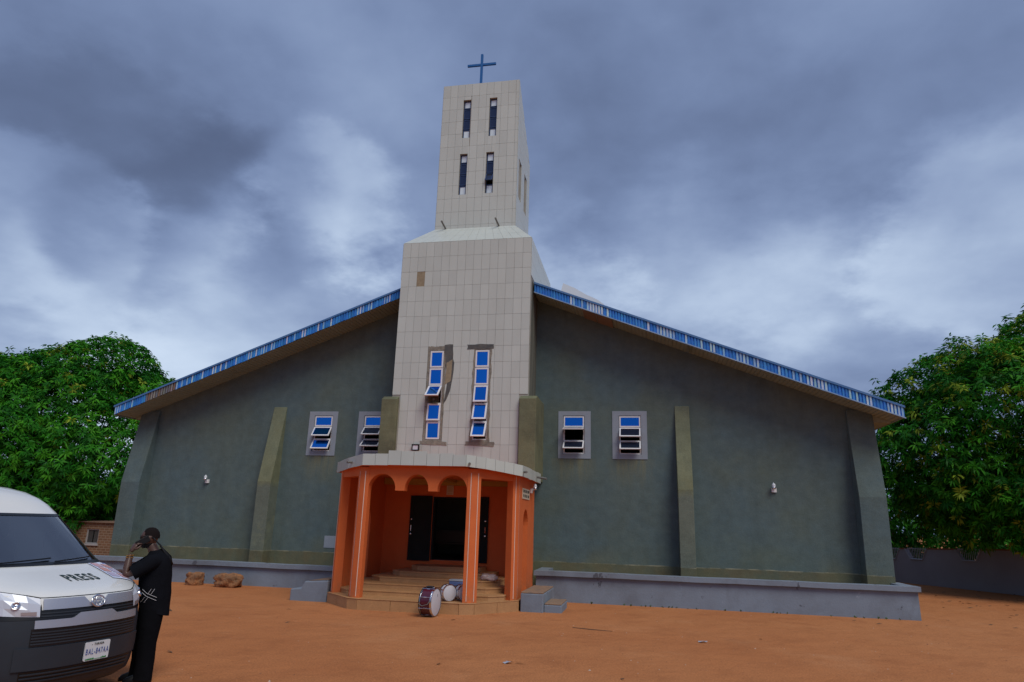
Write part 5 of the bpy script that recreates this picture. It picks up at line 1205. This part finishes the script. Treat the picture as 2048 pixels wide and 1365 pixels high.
drum('snare_drum', 'snare drum half hidden by the front right orange column', (1.20, -4.58, PZ + .18), .175, .15, R(-40), m_headw, 'drums at the porch')
cs_ = empty('blue_case', (.78, -3.62, .472)); tag(cs_, 'small pale blue case on the porch steps behind the drums', 'case')
MB().box((-.14, -.12, 0), (.24, .12, .11)).build('body', pm('blue_case_cloth', (.10, .16, .36), .7), cs_, bevel=.02); MB().box((-.145, -.125, .111), (.245, .125, .15)).build('lid', pm('pale_lid', (.36, .42, .50), .6), cs_, bevel=.012)
def lump(name, label, cat, loc, size, mt, seed, amp=.16, flat=.0, sub=3, boxy=.55, group=None):
    bm = bmesh.new(); bmesh.ops.create_icosphere(bm, subdivisions=sub, radius=1); from mathutils import noise as mn
    for v in bm.verts:
        p = v.co.copy(); mx = max(abs(p.x), abs(p.y), abs(p.z)); q = p.lerp(p / mx, boxy); nzv = mn.fractal(p * 1.8 + Vector((seed, 0, 0)), .8, 2.1, 4); q *= 1 + amp * nzv
        v.co = (q.x * size[0], q.y * size[1], max(q.z, -.85) * size[2])
    me = bpy.data.meshes.new(name); bm.to_mesh(me); bm.free(); me.materials.append(mt); me.polygons.foreach_set('use_smooth', [True] * len(me.polygons)); o = bpy.data.objects.new(name, me); COL.objects.link(o)
    o.location = (loc[0], loc[1], loc[2] + size[2] * .8); tag(o, label, cat, group); return o
k = mat('laterite_rock', (.36, .155, .062), .95, c2=(.12, .075, .045), nscale=5, namt=.9, bump=1.0, bscale=22, fine=.45, fscale=38); m_rock = k['m']
lump('rock', 'smaller rounded orange laterite rock against the left plinth wall', 'rock', (-7.50, -1.95, 0), (.235, .22, .19), m_rock, 3, amp=.22, sub=4, group='laterite rocks')
lump('rock', 'longer orange laterite rock with a raised left end by the left plinth wall', 'rock', (-6.33, -2.05, 0), (.37, .25, .20), m_rock, 8, amp=.30, sub=4, group='laterite rocks')
lump('plastic_bag', 'crumpled pink and white plastic bag on the porch steps at the right', 'bag', (1.50, -3.12, .588), (.20, .12, .085), pm('pinkish_plastic', (.42, .27, .25), .35, c2=(.60, .56, .55), nscale=9, namt=.9, bump=.5, bscale=30), 5, amp=.4)
# litter and pebbles
mb = MB(); rp = random.Random(31)
for _ in range(1500):
    if rp.random() < .5: x, y = rp.uniform(-12, 17), rp.uniform(-16, -1.7)
    else: x, y = rp.uniform(-3, 14), rp.uniform(-15, -5)
    if -2.6 < x < 3.6 and y > -5.5: continue
    r_ = rp.uniform(.005, .014) * (1.8 if rp.random() < .04 else 1); a_ = rp.uniform(0, 3); ca, sa = math.cos(a_) * r_, math.sin(a_) * r_; h_ = r_ * rp.uniform(.4, .9)
    mb.add([(x + ca, y + sa, -.002), (x - sa, y + ca * .8, -.002), (x - ca, y - sa, -.002), (x + sa, y - ca * .7, -.002), (x + sa * .2, y, h_)], [(0, 1, 4), (1, 2, 4), (2, 3, 4), (3, 0, 4)], 0 if rp.random() < .82 else 1)
tag(mb.build('gravel', [pm('laterite_pebble', (.24, .10, .05), .95), pm('pale_pebble', (.50, .40, .33), .9)]), 'scattered small pebbles on the orange sand', 'gravel', kind='stuff')
m_dry = pm('dry_leaf', (.11, .065, .035), .9); mb = MB()
for _ in range(150):
    if rp.random() < .86: x, y = rp.uniform(12.5, 20), rp.uniform(-4, 10)
    else: x, y = rp.uniform(-8, 14), rp.uniform(-12, -2)
    if -2.6 < x < 3.6 and y > -5.5 or (x < 12.2 and y > -1.7): continue
    l_, a_ = rp.uniform(.05, .11), rp.uniform(0, 6.3); d_ = Vector((math.cos(a_), math.sin(a_), 0)); s_ = Vector((-d_.y, d_.x, 0)) * l_ * .28; p = Vector((x, y, .004))
    mb.add([p - d_ * l_, p + s_ + Vector((0, 0, .018)), p + d_ * l_ + Vector((0, 0, .02)), p - s_ + Vector((0, 0, .006))], [(0, 1, 2, 3)])
tag(mb.build('leaf_litter', m_dry), 'dry fallen leaves strewn over the sand', 'leaves', kind='stuff')
def scrap(label, x, y, r_, mt, seed):
    rs_ = random.Random(seed); mb = MB(); n_ = 9; vs = [(0, 0, .03)]
    for k_ in range(n_): a_ = 2 * math.pi * k_ / n_; q = r_ * rs_.uniform(.5, 1.1); vs.append((q * math.cos(a_), q * math.sin(a_) * .7, rs_.uniform(.003, .035)))
    mb.add(vs, [(0, 1 + k_, 1 + (k_ + 1) % n_) for k_ in range(n_)]); o = mb.build('litter', mt); o.location = (x, y, 0); tag(o, label, 'litter', 'scraps of litter')
m_scrap = pm('pale_plastic_scrap', (.36, .38, .44), .5)
scrap('crumpled pale blue plastic scrap on the sand near the camera', 3.35, -9.95, .09, m_scrap, 1); scrap('grey plastic scrap on the sand right of the porch', 6.35, -6.9, .09, m_scrap, 2)
mb = MB(); mb.tube([(3.9, -6.05, .012), (4.25, -6.22, .02), (4.7, -6.25, .012)], [.005, .008, .004], 6); o = mb.build('twig', m_bark); tag(o, 'dark fallen twig on the sand right of the steps', 'twig')
# weeds along the foot of the right plinth wall
m_weed = pm('weed_leaf', (.035, .09, .02), .7); mb = MB()
for _ in range(26):
    x = rp.uniform(3.6, 11.8); y = -1.56 - rp.random() * .08
    for __ in range(rp.randint(3, 7)):
        a_ = rp.uniform(0, 6.3); l_ = rp.uniform(.02, .07); d_ = Vector((math.cos(a_) * .5, math.sin(a_) * .5 - .2, rp.uniform(.5, 1))).normalized(); s_ = d_.cross(Vector((0, 1, .2))).normalized() * l_ * .2; p = Vector((x, y, 0)); mb.add([p, p + d_ * l_ * .6 + s_, p + d_ * l_, p + d_ * l_ * .6 - s_], [(0, 1, 2, 3)])
tag(mb.build('weeds', m_weed), 'small weeds along the foot of the right plinth wall', 'weeds', kind='stuff')
